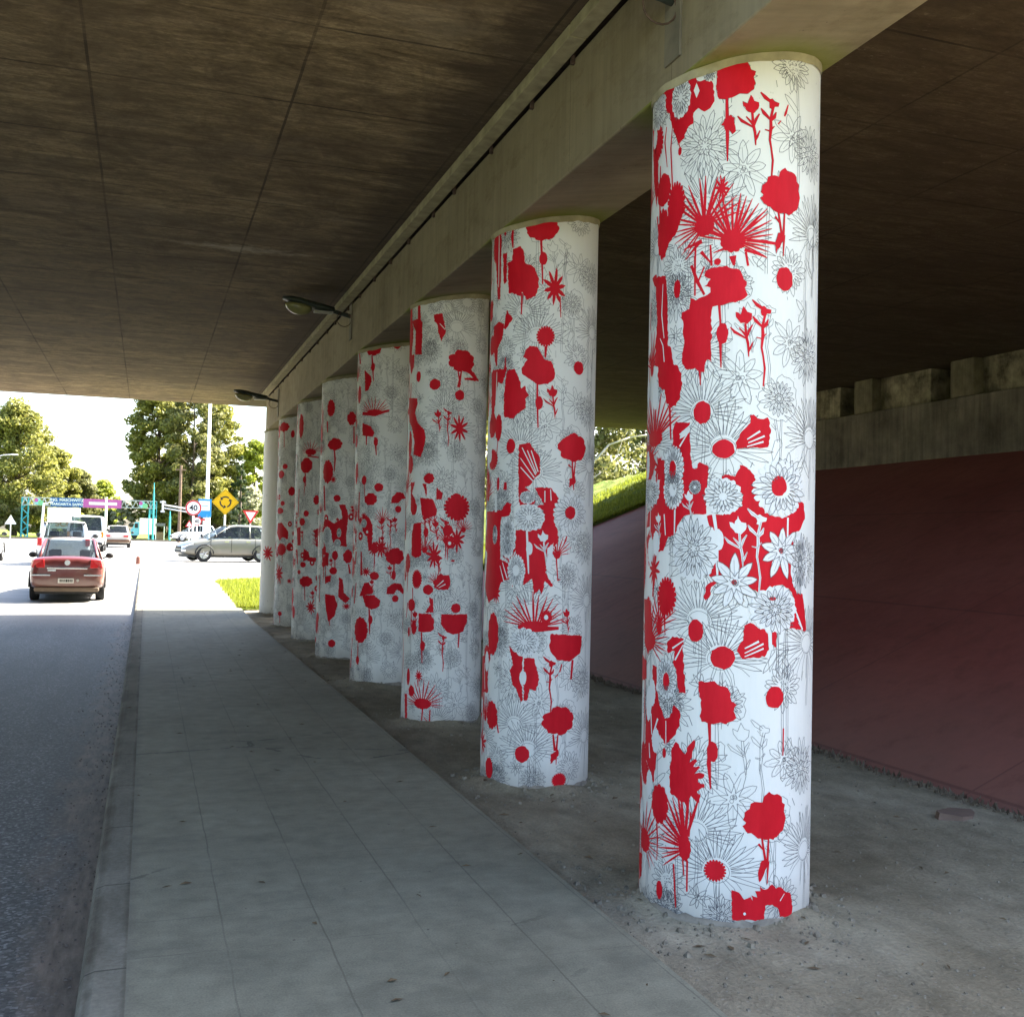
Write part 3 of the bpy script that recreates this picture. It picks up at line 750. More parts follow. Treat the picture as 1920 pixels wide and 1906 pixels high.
# mural outlines traced on the unrolled column surfaces (millimetres round the shaft, height)
MURAL = [[["P","r",1,[-1015,3721,-974,3707,-991,3682,-978,3642,-944,3640,-912,3628,-898,3579,-897,3537,-915,3509,-942,3498,-970,3520,-993,3504,-995,3457,-1028,3439,-1040,3405,-1067,3385,-1097,3437,-1130,3512,-1150,3605,-1181,3649,-1268,3689,-1182,3687,-1110,3660,-1119,3690,-1066,3667,-1040,3675]],["M","r","C",-810,3636,100],["B","w","k",-1064,3591,56,96],["B","w","k",-921,3679,32,52],["P","w",0,[-981,3635,-966,3597,-980,3566,-995,3604]],["B","w","k",-1234,3577,74,78],["P","r",1,[-1330,3541,-1241,3497,-1223,3250,-1239,3145,-1279,3268]],["L","r",[-1156,3488,5,-1168,3422,9,-1146,3301,4]],["L","r",[-1113,3485,4,-1122,3380,8,-1105,3188,8]],["L","r",[-1093,3446,11,-1063,3363,4]],["B","r","o",-1064,3350,10,19],["M","r","T",-737,3448,100],["M","r","U",-652,3381,100],["L","r",[-566,3528,5,-578,3490,12,-585,3473,7]],["L","r",[-602,3452,4,-616,3434,7]],["M","r","H",-590,3135,100],["F","r",-934,2991,46,47,171,20,235,20],["F","r",-809,2914,55,49,169,-25,165,22],["B","r","s",-858,3149,36,62],["B","r","m",-1084,3119,55,101],["P","r",1,[-1120,3150,-1027,3091,-1065,3014,-1085,2976,-1131,2944,-1177,2944,-1142,3032]],["L","r",[-1186,2914,5,-1230,3099,11]],["L","r",[-1186,2914,5,-1194,3116,11]],["L","r",[-1186,2914,5,-1163,3102,11]],["L","r",[-1186,2914,5,-1130,3061,11]],["L","r",[-973,2914,9,-974,2820,7]],["L","r",[-905,2905,8,-898,2812,10]],["L","r",[-947,2879,16,-898,2822,5]],["L","r",[-758,2877,15,-659,2845,4]],["L","r",[-753,2867,10,-742,2806,10]],["L","r",[-749,2918,15,-622,2910,13]],["L","r",[-943,2925,21,-1030,2902,5]],["L","r",[-954,2921,16,-1022,2854,4]],["L","r",[-838,2885,12,-891,2868,4]],["P","r",1,[-924,2791,-888,2803,-852,2803,-832,2810,-807,2794,-777,2788,-766,2762,-746,2737,-753,2711,-743,2681,-752,2665,-794,2645,-819,2648,-849,2636,-890,2633,-895,2598,-893,2495,-891,2390,-912,2404,-922,2350,-943,2349,-966,2371,-1006,2364,-1031,2392,-1035,2414,-1021,2475,-1031,2539,-1026,2569,-1039,2597,-1036,2623,-1000,2634,-995,2680,-966,2666,-928,2683,-901,2696,-902,2717,-928,2724,-902,2753,-929,2771]],["L","r",[-943,2354,10,-939,2292,4]],["L","r",[-862,2639,12,-856,2565,8,-855,2493,15,-850,2365,5]],["B","r","o",-847,2513,25,46],["B","r","o",-873,2828,15,15],["L","r",[-808,2850,31,-802,2809,10]],["M","r","T",-753,2527,100],["M","r","U",-675,2474,100],["B","r","o",-570,2761,44,51],["B","r","o",-1066,2732,19,42],["P","r",1,[-1230,2819,-1144,2806,-1124,2679,-1121,2594,-1116,2392,-1140,2373,-1225,2412,-1218,2535,-1209,2609,-1227,2753]],["L","w",[-1161,2772,4,-1167,2633,8,-1145,2523,5]],["L","w",[-1178,2528,4,-1153,2492,7,-1141,2416,6]],["P","r",1,[-1280,2825,-1224,2829,-1208,2749,-1260,2799]],["L","r",[-992,2825,13,-961,2749,16,-928,2688,10]],["L","r",[-930,2812,7,-956,2753,8]],["L","r",[-975,2865,10,-972,2688,8]],["B","r","c",-1083,2303,54,100],["L","r",[-1099,2210,12,-1088,2063,8]],["F","r",-1215,2076,71,38,171,30,150,14],["P","r",1,[-1348,2007,-1234,2020,-1195,1963,-1242,1891,-1330,1896]],["P","r",1,[-1078,2104,-1058,2139,-984,2132,-987,2119,-1025,2095,-1037,2060,-1012,2069,-986,2088,-981,1995,-963,1912,-936,1958,-899,1942,-898,1881,-1021,1883,-1042,1987,-1036,2018,-1076,2020]],["L","w",[-984,2119,5,-1037,2080,8]],["L","w",[-989,2094,4,-1036,2028,8]],["B","r","o",-930,2173,40,49],["B","r","o",-834,2013,48,41],["P","r",1,[-782,2039,-756,2090,-721,2126,-724,2161,-706,2164,-691,2147,-664,2146,-643,2154,-630,2089,-641,2027,-755,2014,-780,2013]],["L","w",[-735,2055,5,-679,2092,9]],["L","w",[-730,2040,5,-658,2072,8]],["L","w",[-735,2024,4,-663,2047,8]],["P","r",1,[-1174,1984,-1128,1970,-1126,1886,-1171,1888]],["B","w","d",-1069,1936,59,99],["B","k","o",-1073,1928,20,42],["P","r",1,[-764,1943,-733,1933,-708,1908,-686,1884,-837,1881,-837,1896,-768,1897]],["P","r",1,[-1022,1932,-899,1930,-903,1886,-968,1882,-973,1859,-934,1838,-912,1807,-906,1751,-922,1746,-911,1731,-937,1731,-982,1730,-1005,1725,-1041,1679,-1047,1637,-1096,1631,-1125,1568,-1170,1562,-1183,1636,-1216,1615,-1247,1679,-1305,1669,-1286,1733,-1177,1774,-1161,1880,-1135,1900,-1173,1938]],["B","w","d",-1069,1840,61,89],["M","w","T",-983,1772,60],["L","w",[-1056,1751,9,-1057,1632,5]],["B","w","k",-1245,1829,89,64],["L","w",[-1243,1765,5,-1244,1636,9]],["M","w","T",-1164,1678,60],["L","w",[-1122,1731,7,-1111,1637,6]],["P","r",1,[-1300,1614,-1232,1679,-1241,1561,-1252,1491]],["P","r",1,[-832,1902,-783,1894,-763,1930,-733,1931,-702,1901,-680,1826,-652,1741,-565,1718,-481,1756,-473,1798,-428,1789,-415,1722,-462,1669,-509,1648,-493,1587,-498,1485,-505,1444,-464,1397,-427,1392,-403,1319,-389,1230,-422,1232,-556,1256,-502,1291,-488,1362,-504,1403,-559,1434,-602,1428,-641,1388,-700,1412,-751,1428,-845,1448,-875,1417,-884,1371,-899,1360,-910,1375,-895,1426,-865,1443,-886,1467,-866,1503,-881,1518,-897,1528,-901,1619,-900,1721,-860,1731,-800,1737,-751,1769,-752,1809,-777,1859]],["P","r",1,[-968,1882,-903,1886,-903,1731,-932,1731,-972,1823]],["B","w","k",-956,1848,28,31],["B","w","k",-832,1808,83,81],["B","w","d",-574,1849,138,122],["B","k","o",-585,1859,40,43],["L","w",[-870,1731,15,-858,1655,12,-855,1569,15,-850,1453,7]],["B","w","o",-850,1620,23,46],["M","w","T",-764,1622,100],["M","w","U",-682,1573,100],["M","w","E",-569,1581,100],["M","w","E",-780,1440,100],["L","w",[-535,1724,10,-536,1607,8]],["B","w","k",-957,1582,107,148],["B","w","k",-453,1526,64,134],["B","w","k",-596,1327,121,101],["L","w",[-622,1252,18,-615,1156,15]],["P","r",1,[-733,1256,-708,1271,-671,1247,-644,1242,-627,1222,-620,1156,-642,1126,-741,1115,-766,1149,-737,1195]],["L","w",[-731,1160,5,-670,1191,10]],["L","w",[-731,1140,4,-649,1181,8]],["L","w",[-731,1125,4,-648,1161,7]],["P","r",1,[-610,1237,-587,1231,-586,1171,-592,1166,-615,1181]],["B","k","o",-610,1374,17,8],["L","w",[-503,1362,3,-423,1237,7]],["L","w",[-489,1331,3,-423,1237,7]],["L","w",[-474,1300,3,-423,1237,7]],["L","w",[-458,1269,3,-423,1237,7]],["L","w",[-440,1238,3,-423,1237,7]],["B","r","o",-942,1226,35,48],["B","r","o",-823,1117,52,48],["B","r","m",-1100,1366,61,88],["L","r",[-1109,1282,12,-1103,1199,4]],["B","r","s",-1198,1482,52,79],["L","r",[-1192,1456,21,-1205,1359,8]],["F","r",-1239,1161,68,48,137,-40,150,16],["P","r",1,[-1335,1341,-1261,1346,-1201,1243,-1208,1137,-1284,1129]],["P","r",1,[-1091,1158,-1057,1195,-997,1187,-1000,1166,-995,1064,-984,953,-1019,950,-1034,1050,-1054,1079,-1042,1132,-1083,1118]],["L","w",[-994,1182,5,-1056,1141,8]],["L","w",[-1000,1161,4,-1041,1091,8]],["B","w","d",-1091,1003,63,88],["B","k","o",-1089,993,20,39],["P","r",1,[-1381,1086,-1261,1067,-1256,982,-1381,960]],["P","r",1,[-1193,1054,-1158,1047,-1159,932,-1189,928]],["P","r",1,[-926,1009,-857,1015,-841,1000,-799,991,-788,966,-783,934,-762,920,-772,893,-761,862,-776,851,-807,834,-828,843,-848,834,-880,834,-907,839,-918,862,-911,905]],["L","r",[-875,837,15,-871,761,10,-874,666,19,-865,555,5]],["B","r","o",-860,715,24,44],["B","r","o",-590,951,45,47],["L","r",[-542,817,7,-543,701,6]],["P","r",1,[-1255,865,-1177,893,-1190,936,-1149,941,-1138,899,-1095,829,-1065,839,-1042,896,-1012,873,-1011,820,-1029,769,-1063,742,-1084,712,-1125,754,-1142,724,-1153,624,-1165,534,-1187,551,-1227,609,-1259,636,-1257,748]],["L","w",[-1198,835,11,-1188,743,7]],["L","w",[-1141,822,11,-1188,721,5]],["L","w",[-1087,820,4,-1084,712,5]],["L","w",[-1211,701,5,-1202,636,9]],["P","r",1,[-1051,707,-1051,675,-1060,609,-1059,566,-1057,513,-1023,498,-998,481,-980,484,-973,453,-959,498,-951,515,-912,491,-907,521,-926,539,-891,560,-892,573,-919,580,-919,593,-892,604,-892,617,-914,620,-936,612,-912,641,-917,646,-942,643,-923,669,-932,676,-960,656,-938,723,-939,759,-967,730,-981,691,-1015,728,-1029,737]],["B","r","c",-1121,449,58,89],["L","r",[-1136,361,11,-1129,292,8,-1131,200,4]],["F","r",-976,289,30,58,189,75,215,16],["L","r",[-1030,209,8,-1021,94,8,-1015,25,6]],["L","r",[-963,239,9,-962,105,7]],["L","r",[-950,447,6,-957,340,8]],["L","r",[-984,235,8,-977,168,5]],["F","r",-1247,258,58,54,130,-60,150,14],["B","r","o",-1095,678,11,22],["B","r","o",-1111,76,20,40],["L","r",[-1295,237,11,-1294,81,13]],["P","r",1,[-1341,179,-1279,185,-1283,84,-1323,60]],["B","r","m",-841,213,48,47],["M","r","H",-624,439,100],["P","r",1,[-770,138,-739,129,-717,99,-691,109,-680,93,-686,119,-658,108,-670,134,-647,133,-648,154,-624,137,-589,158,-569,138,-543,140,-521,121,-490,111,-473,71,-471,7,-547,15,-555,52,-587,72,-623,70,-628,8,-732,13,-763,12,-769,81]],["B","w","o",-714,39,6,6],["L","w",[-524,111,3,-548,83,4]]],[["B","r","h",-729,3666,114,89],["L","r",[-736,3581,14,-729,3480,14,-720,3290,8]],["B","r","o",-719,3460,27,45],["P","r",1,[-936,3536,-877,3549,-854,3516,-841,3434,-788,3411,-767,3380,-746,3330,-745,3270,-764,3210,-825,3187,-858,3244,-869,3215,-928,3241,-966,3246,-969,3328,-980,3451,-940,3466]],["L","r",[-858,3234,14,-860,3093,8]],["L","r",[-939,3669,16,-944,3619,22,-936,3546,10]],["B","r","s",-638,3267,87,130],["L","r",[-602,3215,8,-594,3075,6]],["P","r",1,[-1114,3726,-1051,3711,-1046,3566,-1050,3218,-1078,3223,-1113,3478]],["P","r",1,[-1027,3521,-989,3524,-983,3330,-1012,3314]],["B","r","o",-1009,3681,12,41],["L","w",[-1077,3655,8,-1073,3469,10,-1070,3304,8]],["B","r","m",-693,2945,62,70],["L","r",[-689,2880,20,-693,2805,10]],["P","r",1,[-977,3136,-923,3069,-987,3005,-1002,3017]],["P","r",1,[-1127,3047,-1053,3065,-1003,3048,-1015,2947,-1064,2893,-1068,2771,-1089,2773,-1133,2924]],["P","r",1,[-827,2851,-797,2885,-746,2874,-720,2829,-705,2799,-654,2781,-628,2732,-627,2673,-671,2631,-741,2624,-792,2660,-845,2701,-851,2731,-810,2790,-843,2811]],["L","r",[-741,2629,12,-739,2530,14,-730,2341,8]],["B","r","o",-726,2505,25,45],["B","r","o",-447,2753,44,45],["M","r","T",-639,2522,100],["P","r",1,[-964,2729,-902,2734,-866,2672,-848,2601,-822,2620,-811,2580,-795,2555,-820,2530,-814,2475,-861,2441,-905,2403,-983,2422,-987,2559]],["P","r",1,[-1152,2751,-993,2742,-981,2822,-965,2739,-1004,2641,-1054,2657,-1095,2446,-1132,2450]],["L","w",[-1067,2729,6,-1068,2546,14]],["B","r","c",-1036,2350,37,92],["L","r",[-1039,2269,6,-1051,2137,6]],["B","r","o",-919,2223,34,50],["B","r","m",-1099,2139,65,72],["L","r",[-956,1983,20,-957,1933,30]],["B","r","o",-1025,1974,13,46],["P","r",1,[-856,2231,-783,2241,-751,2191,-716,2152,-708,2043,-747,2002,-776,1962,-849,1932,-858,2082]],["L","w",[-834,2211,6,-738,2032,8]],["L","w",[-771,2191,6,-723,2052,8]],["L","w",[-841,2081,6,-757,1992,8]],["L","w",[-843,2141,5,-747,2012,7]],["L","w",[-797,2191,6,-733,2042,7]],["B","r","h",-478,2221,120,95],["L","r",[-487,2141,10,-478,2012,16,-470,1942,6]],["L","r",[-459,2143,8,-472,2012,12]],["P","r",1,[-508,2010,-459,2033,-451,1993,-507,1955]],["L","r",[-517,2105,12,-486,2086,6]],["P","r",1,[-754,1825,-680,1837,-713,1895,-746,1948,-639,1950,-552,1851,-603,1802,-613,1738,-583,1664,-576,1600,-598,1573,-625,1562,-628,1439,-660,1396,-609,1307,-625,1301,-664,1338,-683,1237,-700,1289,-731,1246,-749,1352,-808,1308,-794,1414,-858,1508,-879,1615,-862,1669,-761,1670,-698,1682,-672,1736,-684,1800]],["P","r",1,[-857,1947,-800,1947,-734,1884,-744,1841,-843,1829]],["L","w",[-676,1928,6,-675,1853,6]],["L","w",[-639,1939,6,-634,1865,6]],["B","w","k",-789,1883,55,43],["L","w",[-789,1670,13,-780,1521,15,-771,1383,8]],["B","w","o",-770,1548,22,43],["M","w","T",-679,1566,100],["B","w","k",-776,1750,105,91],["P","w",1,[-652,1556,-609,1589,-627,1397,-660,1418]],["P","r",1,[-1192,1788,-984,1797,-942,1850,-903,1840,-914,1764,-983,1753,-995,1667,-989,1473,-893,1443,-903,1347,-969,1323,-1013,1234,-1112,1175,-1188,1269,-1164,1490]],["B","w","k",-926,1614,64,139],["B","w","k",-1047,1634,27,65],["L","w",[-1047,1906,22,-1042,1786,26]],["L","w",[-966,1452,5,-922,1346,9]],["L","w",[-988,1430,5,-948,1324,9]],["B","w","d",-480,1789,141,129],["B","k","o",-494,1789,42,43],["B","w","d",-858,1402,65,107],["L","r",[-823,1467,5,-883,1294,5]],["L","r",[-598,1568,11,-590,1483,9,-576,1339,6]],["L","r",[-517,1633,9,-540,1579,6]],["L","r",[-619,1519,5,-597,1514,9]],["L","r",[-558,1350,6,-581,1344,9]],["F","r",-727,1045,97,32,179,10,170,16],["L","r",[-835,1030,32,-726,1024,42,-563,1031,19]],["B","r","c",-1048,973,61,145],["P","r",1,[-618,994,-501,987,-363,976,-361,911,-378,859,-427,840,-470,810,-534,823,-570,824,-605,867,-627,909,-617,952]],["L","r",[-449,820,19,-460,693,15]],["P","r",1,[-897,910,-854,870,-797,842,-805,704,-791,557,-807,545,-837,628,-867,657,-887,751,-864,785]],["P","r",1,[-792,831,-722,834,-710,782,-687,698,-707,623,-749,633,-764,558,-785,557]],["B","w","o",-794,704,24,47],["B","w","k",-791,937,100,95],["M","r","U",-617,661,100],["L","r",[-534,797,8,-550,744,11]],["L","r",[-562,729,8,-584,708,6]],["B","r","h",-547,427,121,95],["L","r",[-587,339,11,-573,233,17]],["L","r",[-553,337,8,-562,232,15]],["P","r",1,[-601,213,-551,242,-544,200,-600,150]],["L","r",[-562,222,11,-562,143,5]],["B","r","c",-1041,436,62,96],["L","r",[-1012,493,11,-968,328,11]],["B","r","o",-789,209,49,53],["B","r","s",-1177,232,84,86],["B","r","o",-1059,83,44,69],["B","r","m",-538,41,54,48],["P","r",1,[-1268,798,-1106,827,-1093,579,-1222,561]],["L","w",[-1164,766,9,-1141,594,9]]],[["P","r",1,[-764,3745,-625,3748,-638,3650,-595,3625,-610,3577,-604,3534,-624,3485,-678,3542,-701,3605,-691,3659,-714,3733]],["P","r",1,[-793,3575,-721,3579,-704,3510,-686,3425,-721,3329,-750,3403,-768,3489,-792,3511]],["B","w","k",-781,3655,82,85],["L","w",[-658,3580,9,-609,3534,11]],["L","w",[-741,3488,6,-691,3435,9]],["B","w","d",-499,3687,127,107],["P","r",1,[-1095,3548,-977,3550,-984,3713,-952,3708,-939,3534,-915,3510,-916,3221,-1010,3231,-1010,3447]],["P","r",1,[-1200,3733,-1091,3710,-1072,3240,-1021,3233,-1027,3125,-1075,3067,-1168,3255]],["B","r","h",-534,3167,127,101],["P","r",1,[-527,3093,-442,3102,-343,3007,-501,3000,-514,3020,-413,3030]],["L","r",[-571,3079,11,-546,2954,15]],["L","r",[-538,3082,11,-562,2931,28]],["B","r","o",-949,3031,29,48],["B","r","o",-772,2952,52,48],["B","r","o",-549,2863,42,45],["M","r","T",-736,2639,90],["M","r","U",-650,2577,90],["B","r","s",-545,2571,84,127],["P","r",1,[-1136,2857,-957,2839,-955,2785,-987,2713,-940,2613,-868,2557,-847,2482,-875,2366,-900,2313,-999,2338,-984,2445,-1032,2587,-1140,2673]],["B","r","c",-1042,2254,45,86],["B","r","h",-808,2126,53,48],["P","r",1,[-732,2048,-678,1996,-687,1943,-735,1942]],["P","r",1,[-873,2079,-829,2079,-825,1952,-852,2037]],["B","r","o",-559,1957,42,42],["P","r",1,[-1029,2093,-961,2097,-1003,1996,-955,1942,-928,1835,-1017,1857]],["L","r",[-1200,2931,11,-1173,2840,11]],["P","r",1,[-894,1955,-769,1944,-728,1858,-732,1804,-777,1782,-836,1771,-869,1803]],["L","r",[-836,1771,13,-833,1662,11,-818,1490,9]],["B","r","o",-823,1652,24,43],["B","r","m",-546,1874,122,119],["B","r","o",-972,1862,45,60],["P","r",1,[-964,1726,-874,1738,-865,1446,-928,1422,-989,1453,-988,1639]],["M","r","T",-734,1675,90],["M","r","U",-652,1607,95],["B","r","s",-545,1593,86,119],["B","r","s",-742,1449,78,129],["L","r",[-702,1396,9,-698,1289,6]],["P","r",1,[-703,1278,-676,1300,-654,1279,-606,1285,-593,1205,-614,1156,-700,1154,-739,1180]],["L","w",[-711,1181,5,-653,1236,9]],["L","w",[-695,1171,5,-636,1204,9]],["B","r","o",-790,1152,47,45],["B","r","m",-910,1239,59,86],["P","r",1,[-776,1088,-742,1073,-733,955,-813,952,-768,1018]],["B","r","o",-537,995,44,41],["P","r",1,[-876,943,-761,943,-731,891,-729,805,-762,788,-808,780,-878,787]],["L","r",[-843,778,15,-839,671,13,-830,511,9]],["B","r","o",-830,661,25,45],["P","r",1,[-668,941,-425,940,-423,880,-461,795,-509,775,-555,764,-610,786,-665,850]],["L","r",[-503,774,15,-508,651,11]],["M","r","U",-649,614,90],["B","r","c",-931,816,31,65],["B","r","o",-998,773,16,43],["B","r","c",-1052,1375,49,87],["B","r","s",-861,396,46,59],["L","r",[-865,358,11,-872,303,6]],["F","r",-819,158,86,48,160,-15,190,17],["L","r",[-814,116,13,-822,-45,11]],["L","r",[-745,109,11,-747,-24,11]],["L","r",[-800,42,6,-753,-8,9]],["B","r","o",-942,259,36,48],["P","r",1,[-1048,219,-1002,224,-990,-44,-1021,-38]],["P","r",1,[-1200,960,-1200,960,-1156,820,-1200,816]],["L","r",[-1032,1026,15,-1049,894,11]],["B","r","o",-990,378,23,75],["L","r",[-959,1161,11,-948,977,9]],["B","r","o",-576,1409,18,8]],[["B","r","h",-853,3692,105,84],["L","r",[-868,3613,16,-854,3483,23,-840,3322,8]],["B","r","o",-851,3483,26,48],["B","r","o",-584,3732,45,45],["P","r",1,[-971,3459,-880,3388,-859,3323,-905,3228,-954,3216]],["L","r",[-1106,3753,23,-1067,3535,33]],["B","r","o",-1069,3193,41,98],["F","r",-825,2982,99,31,147,15,165,12],["L","r",[-991,2972,35,-810,2955,42,-651,3001,24]],["P","r",1,[-987,2867,-865,2826,-813,2756,-831,2704,-981,2726]],["L","r",[-802,2703,28,-782,2504,10]],["B","r","o",-792,2651,26,49],["L","r",[-917,2723,21,-913,2619,14]],["B","r","o",-936,2227,37,52],["B","r","o",-746,2149,50,47],["L","r",[-933,2184,10,-916,2044,9]],["B","r","h",-841,2018,84,69],["P","r",1,[-608,1980,-592,2049,-540,2103,-464,2098,-432,2038,-482,2027,-519,1982]],["B","r","o",-522,1913,37,38],["M","r","T",-704,1718,90],["M","r","U",-608,1651,90],["P","r",1,[-945,1853,-854,1819,-803,1733,-805,1474,-843,1439,-868,1611,-938,1662]],["B","w","k",-919,1749,42,49],["B","r","s",-708,1485,79,121],["B","r","h",-545,1393,110,95],["L","r",[-555,1307,17,-551,1135,14]],["B","r","o",-555,1186,25,52],["B","r","o",-770,1174,54,45],["P","r",1,[-894,1092,-833,1103,-783,1027,-791,975,-961,942]],["P","r",1,[-912,953,-772,967,-692,909,-707,840,-786,803,-865,834]],["L","r",[-820,810,17,-810,665,21,-807,536,10]],["B","r","o",-802,691,26,48],["P","r",1,[-630,979,-619,1056,-550,1100,-465,1091,-421,1013,-441,979,-511,1031,-547,979]],["B","r","o",-530,928,37,38],["B","r","c",-933,572,105,146],["L","r",[-962,431,10,-962,189,17]],["B","r","o",-965,241,27,43],["L","r",[-1068,2433,14,-1049,2256,18]],["L","r",[-1012,2098,17,-1013,1783,24]],["L","r",[-1047,1434,28,-1058,1294,17]],["L","r",[-1093,472,21,-1122,138,28]],["L","r",[-949,1436,17,-939,1176,31]],["L","r",[-1062,1679,17,-1070,1539,24]],["L","r",[-1028,1086,17,-1060,858,24]]],[["B","r","c",-909,3301,69,115],["B","r","h",-613,3166,62,94],["L","r",[-579,3064,17,-573,2835,21]],["L","r",[-972,3126,29,-957,2979,17]],["B","r","h",-834,2819,113,83],["L","r",[-836,2746,17,-821,2621,25,-827,2454,10]],["B","r","c",-940,2455,98,157],["B","r","o",-779,2102,48,46],["P","r",1,[-748,2019,-665,2021,-620,1877,-644,1607,-630,1463,-798,1480,-875,1665,-996,1746,-967,1851,-807,1769,-701,1834,-714,1937]],["B","w","k",-918,1602,80,125],["B","w","k",-738,1647,30,62],["B","w","k",-756,1512,47,52],["P","r",1,[-948,1393,-878,1374,-884,1187,-943,1269]],["B","r","h",-616,1339,62,93],["B","r","o",-805,1144,54,48],["L","r",[-603,1236,17,-579,1112,25]],["P","r",1,[-935,1061,-832,1086,-841,1003,-931,968]],["P","r",1,[-722,1068,-669,1028,-655,863,-570,781,-630,719,-725,800]],["P","r",1,[-926,833,-779,819,-733,696,-771,551,-860,464,-906,669]],["B","r","o",-799,189,52,51],["L","r",[-1003,2269,29,-970,1934,29]],["L","r",[-1050,1078,17,-1042,723,17]],["L","r",[-999,1434,25,-981,1267,29]],["L","r",[-1076,555,17,-1058,306,17]],["L","r",[-841,610,12,-835,424,10]],["L","r",[-1086,3282,17,-1083,2860,17]],["L","r",[-961,1726,29,-964,1476,21]]],[["F","r",-784,2893,92,53,133,10,190,12],["L","r",[-832,2832,24,-655,2810,19]],["B","r","h",-858,2686,113,122],["L","r",[-866,2565,19,-853,2358,15]],["B","r","c",-984,3300,59,196],["B","r","h",-673,2155,48,77],["B","r","o",-832,1941,47,48],["B","r","o",-903,1812,55,61],["P","r",1,[-1023,1713,-931,1738,-920,1447,-995,1446]],["M","r","T",-683,1622,80],["P","r",1,[-856,1400,-773,1354,-745,1234,-864,1206]],["P","r",1,[-810,1280,-649,1260,-659,1199,-782,1209]],["B","r","o",-864,1151,53,44],["B","r","o",-939,1035,35,34],["B","r","h",-810,894,115,84],["L","r",[-823,821,14,-811,604,12]],["M","r","T",-692,668,90],["B","r","s",-713,499,81,120],["B","r","o",-1066,409,51,97],["L","r",[-1003,1348,29,-980,1154,19]],["L","r",[-1210,3516,15,-1210,2996,20]],["L","r",[-995,2323,15,-995,1884,15]]],[["B","r","h",-951,3515,136,84],["L","r",[-935,3446,17,-923,3153,14]],["B","r","o",-891,2813,58,47],["B","r","o",-990,2673,86,70],["B","r","h",-744,2376,63,83],["B","r","o",-925,2161,52,42],["B","r","o",-994,2028,93,56],["P","r",1,[-1051,1805,-928,1820,-788,1670,-784,1532,-979,1500,-1075,1638]],["B","r","h",-752,1394,63,77],["B","r","m",-922,1349,113,111],["B","w","k",-883,1516,64,44],["B","r","s",-970,919,119,193],["B","r","o",-916,217,46,39],["L","r",[-913,189,14,-908,52,11]],["B","r","o",-753,3387,35,69],["L","r",[-1204,602,28,-1204,323,22]],["B","r","c",-951,1667,87,111]],[["B","r","s",-872,1233,145,171]]]
SHEET = [["C",0,0,100],["T",73,-188,100],["U",158,-255,100],["D",267,64,100],["H",220,-501,100],["E",41,-407,100],["E",273,-248,90],["K",-129,-290,100],["K",-262,-37,80],["K",391,-293,85],["N",-103,65,100],["N",-360,-441,100],["A",-119,-1463,100],["A",-24,-1623,110],["A",431,-1561,100],["D",-255,-904,80],["K",-414,-58,70],["A",-413,-686,80],["N",-264,-1113,90],["D",-256,-1705,95]]
SHEET_AT = [[-810, 3636], [-728, 3666], [-565, 4178], [-846, 3692], [-827, 2819], [-850, 2686], [-930, 3515], [-957, 3772]]
SHEET_PERIOD = 903

# ------------------------------------------------------------------ mural painting on unrolled shafts (u, v in metres)
def jag_poly(pts, amp, step, rnd):
    """serrated brush edge"""
    res = []
    n = len(pts)
    for i in range(n):
        a, b_ = pts[i], pts[(i + 1) % n]
        d = math.hypot(b_[0] - a[0], b_[1] - a[1])
        k = max(1, int(d / step))
        nx_, ny_ = (-(b_[1] - a[1]) / (d + 1e-9), (b_[0] - a[0]) / (d + 1e-9))
        for j in range(k):
            t = j / k
            o = rnd.uniform(-amp, amp) if (j or amp == 0) else rnd.uniform(-amp, amp) * 0.5
            res.append((a[0] + (b_[0] - a[0]) * t + nx_ * o, a[1] + (b_[1] - a[1]) * t + ny_ * o))
    return res


def blob(style, cu, cv, ru, rv, rnd):
    pts = []
    if style == 'o':
        n = 22
        for i in range(n):
            t = 2 * PI * i / n
            k = 1 + rnd.uniform(-0.06, 0.06)
            pts.append((cu + ru * k * math.cos(t), cv + rv * k * math.sin(t)))
    elif style in ('c', 'h', 'k'):
        lobes = {'c': 11, 'h': 8, 'k': 14}[style]
        n = lobes * 6
        ph = rnd.random() * 6
        for i in range(n):
            t = 2 * PI * i / n
            q = (t * lobes / (2 * PI) + ph) % 1.0
            k = 0.87 + 0.13 * math.sin(PI * q) ** 0.6 + rnd.uniform(-0.035, 0.035)
            if style == 'h': k *= 1 - 0.14 * math.exp(-((t - 2.3) / 0.28) ** 2)
            pts.append((cu + ru * k * math.cos(t), cv + rv * k * math.sin(t)))
    elif style == 'm' or style == 'd':
        pet = 20 if style == 'm' else 22
        n = pet * 6
        for i in range(n):
            t = 2 * PI * i / n
            q = (i % 6) / 6.0
            deep = 0.20 if style == 'm' else 0.16
            k = 1 - deep + deep * math.sin(PI * q) ** 0.5 + rnd.uniform(-0.02, 0.02)
            pts.append((cu + ru * k * math.cos(t), cv + rv * k * math.sin(t)))
    elif style == 's':
        pet = 10
        a0 = rnd.random()
        for i in range(pet):
            t0 = a0 + 2 * PI * i / pet
            L = rnd.uniform(0.85, 1.08)
            w = PI / pet
            for dt, k in ((-w, 0.36), (-w * 0.55, 0.62), (-w * 0.25, 0.85 * L), (w * 0.05, L), (w * 0.32, 0.8 * L), (w * 0.6, 0.6)):
                pts.append((cu + ru * k * math.cos(t0 + dt), cv + rv * k * math.sin(t0 + dt)))
    return pts


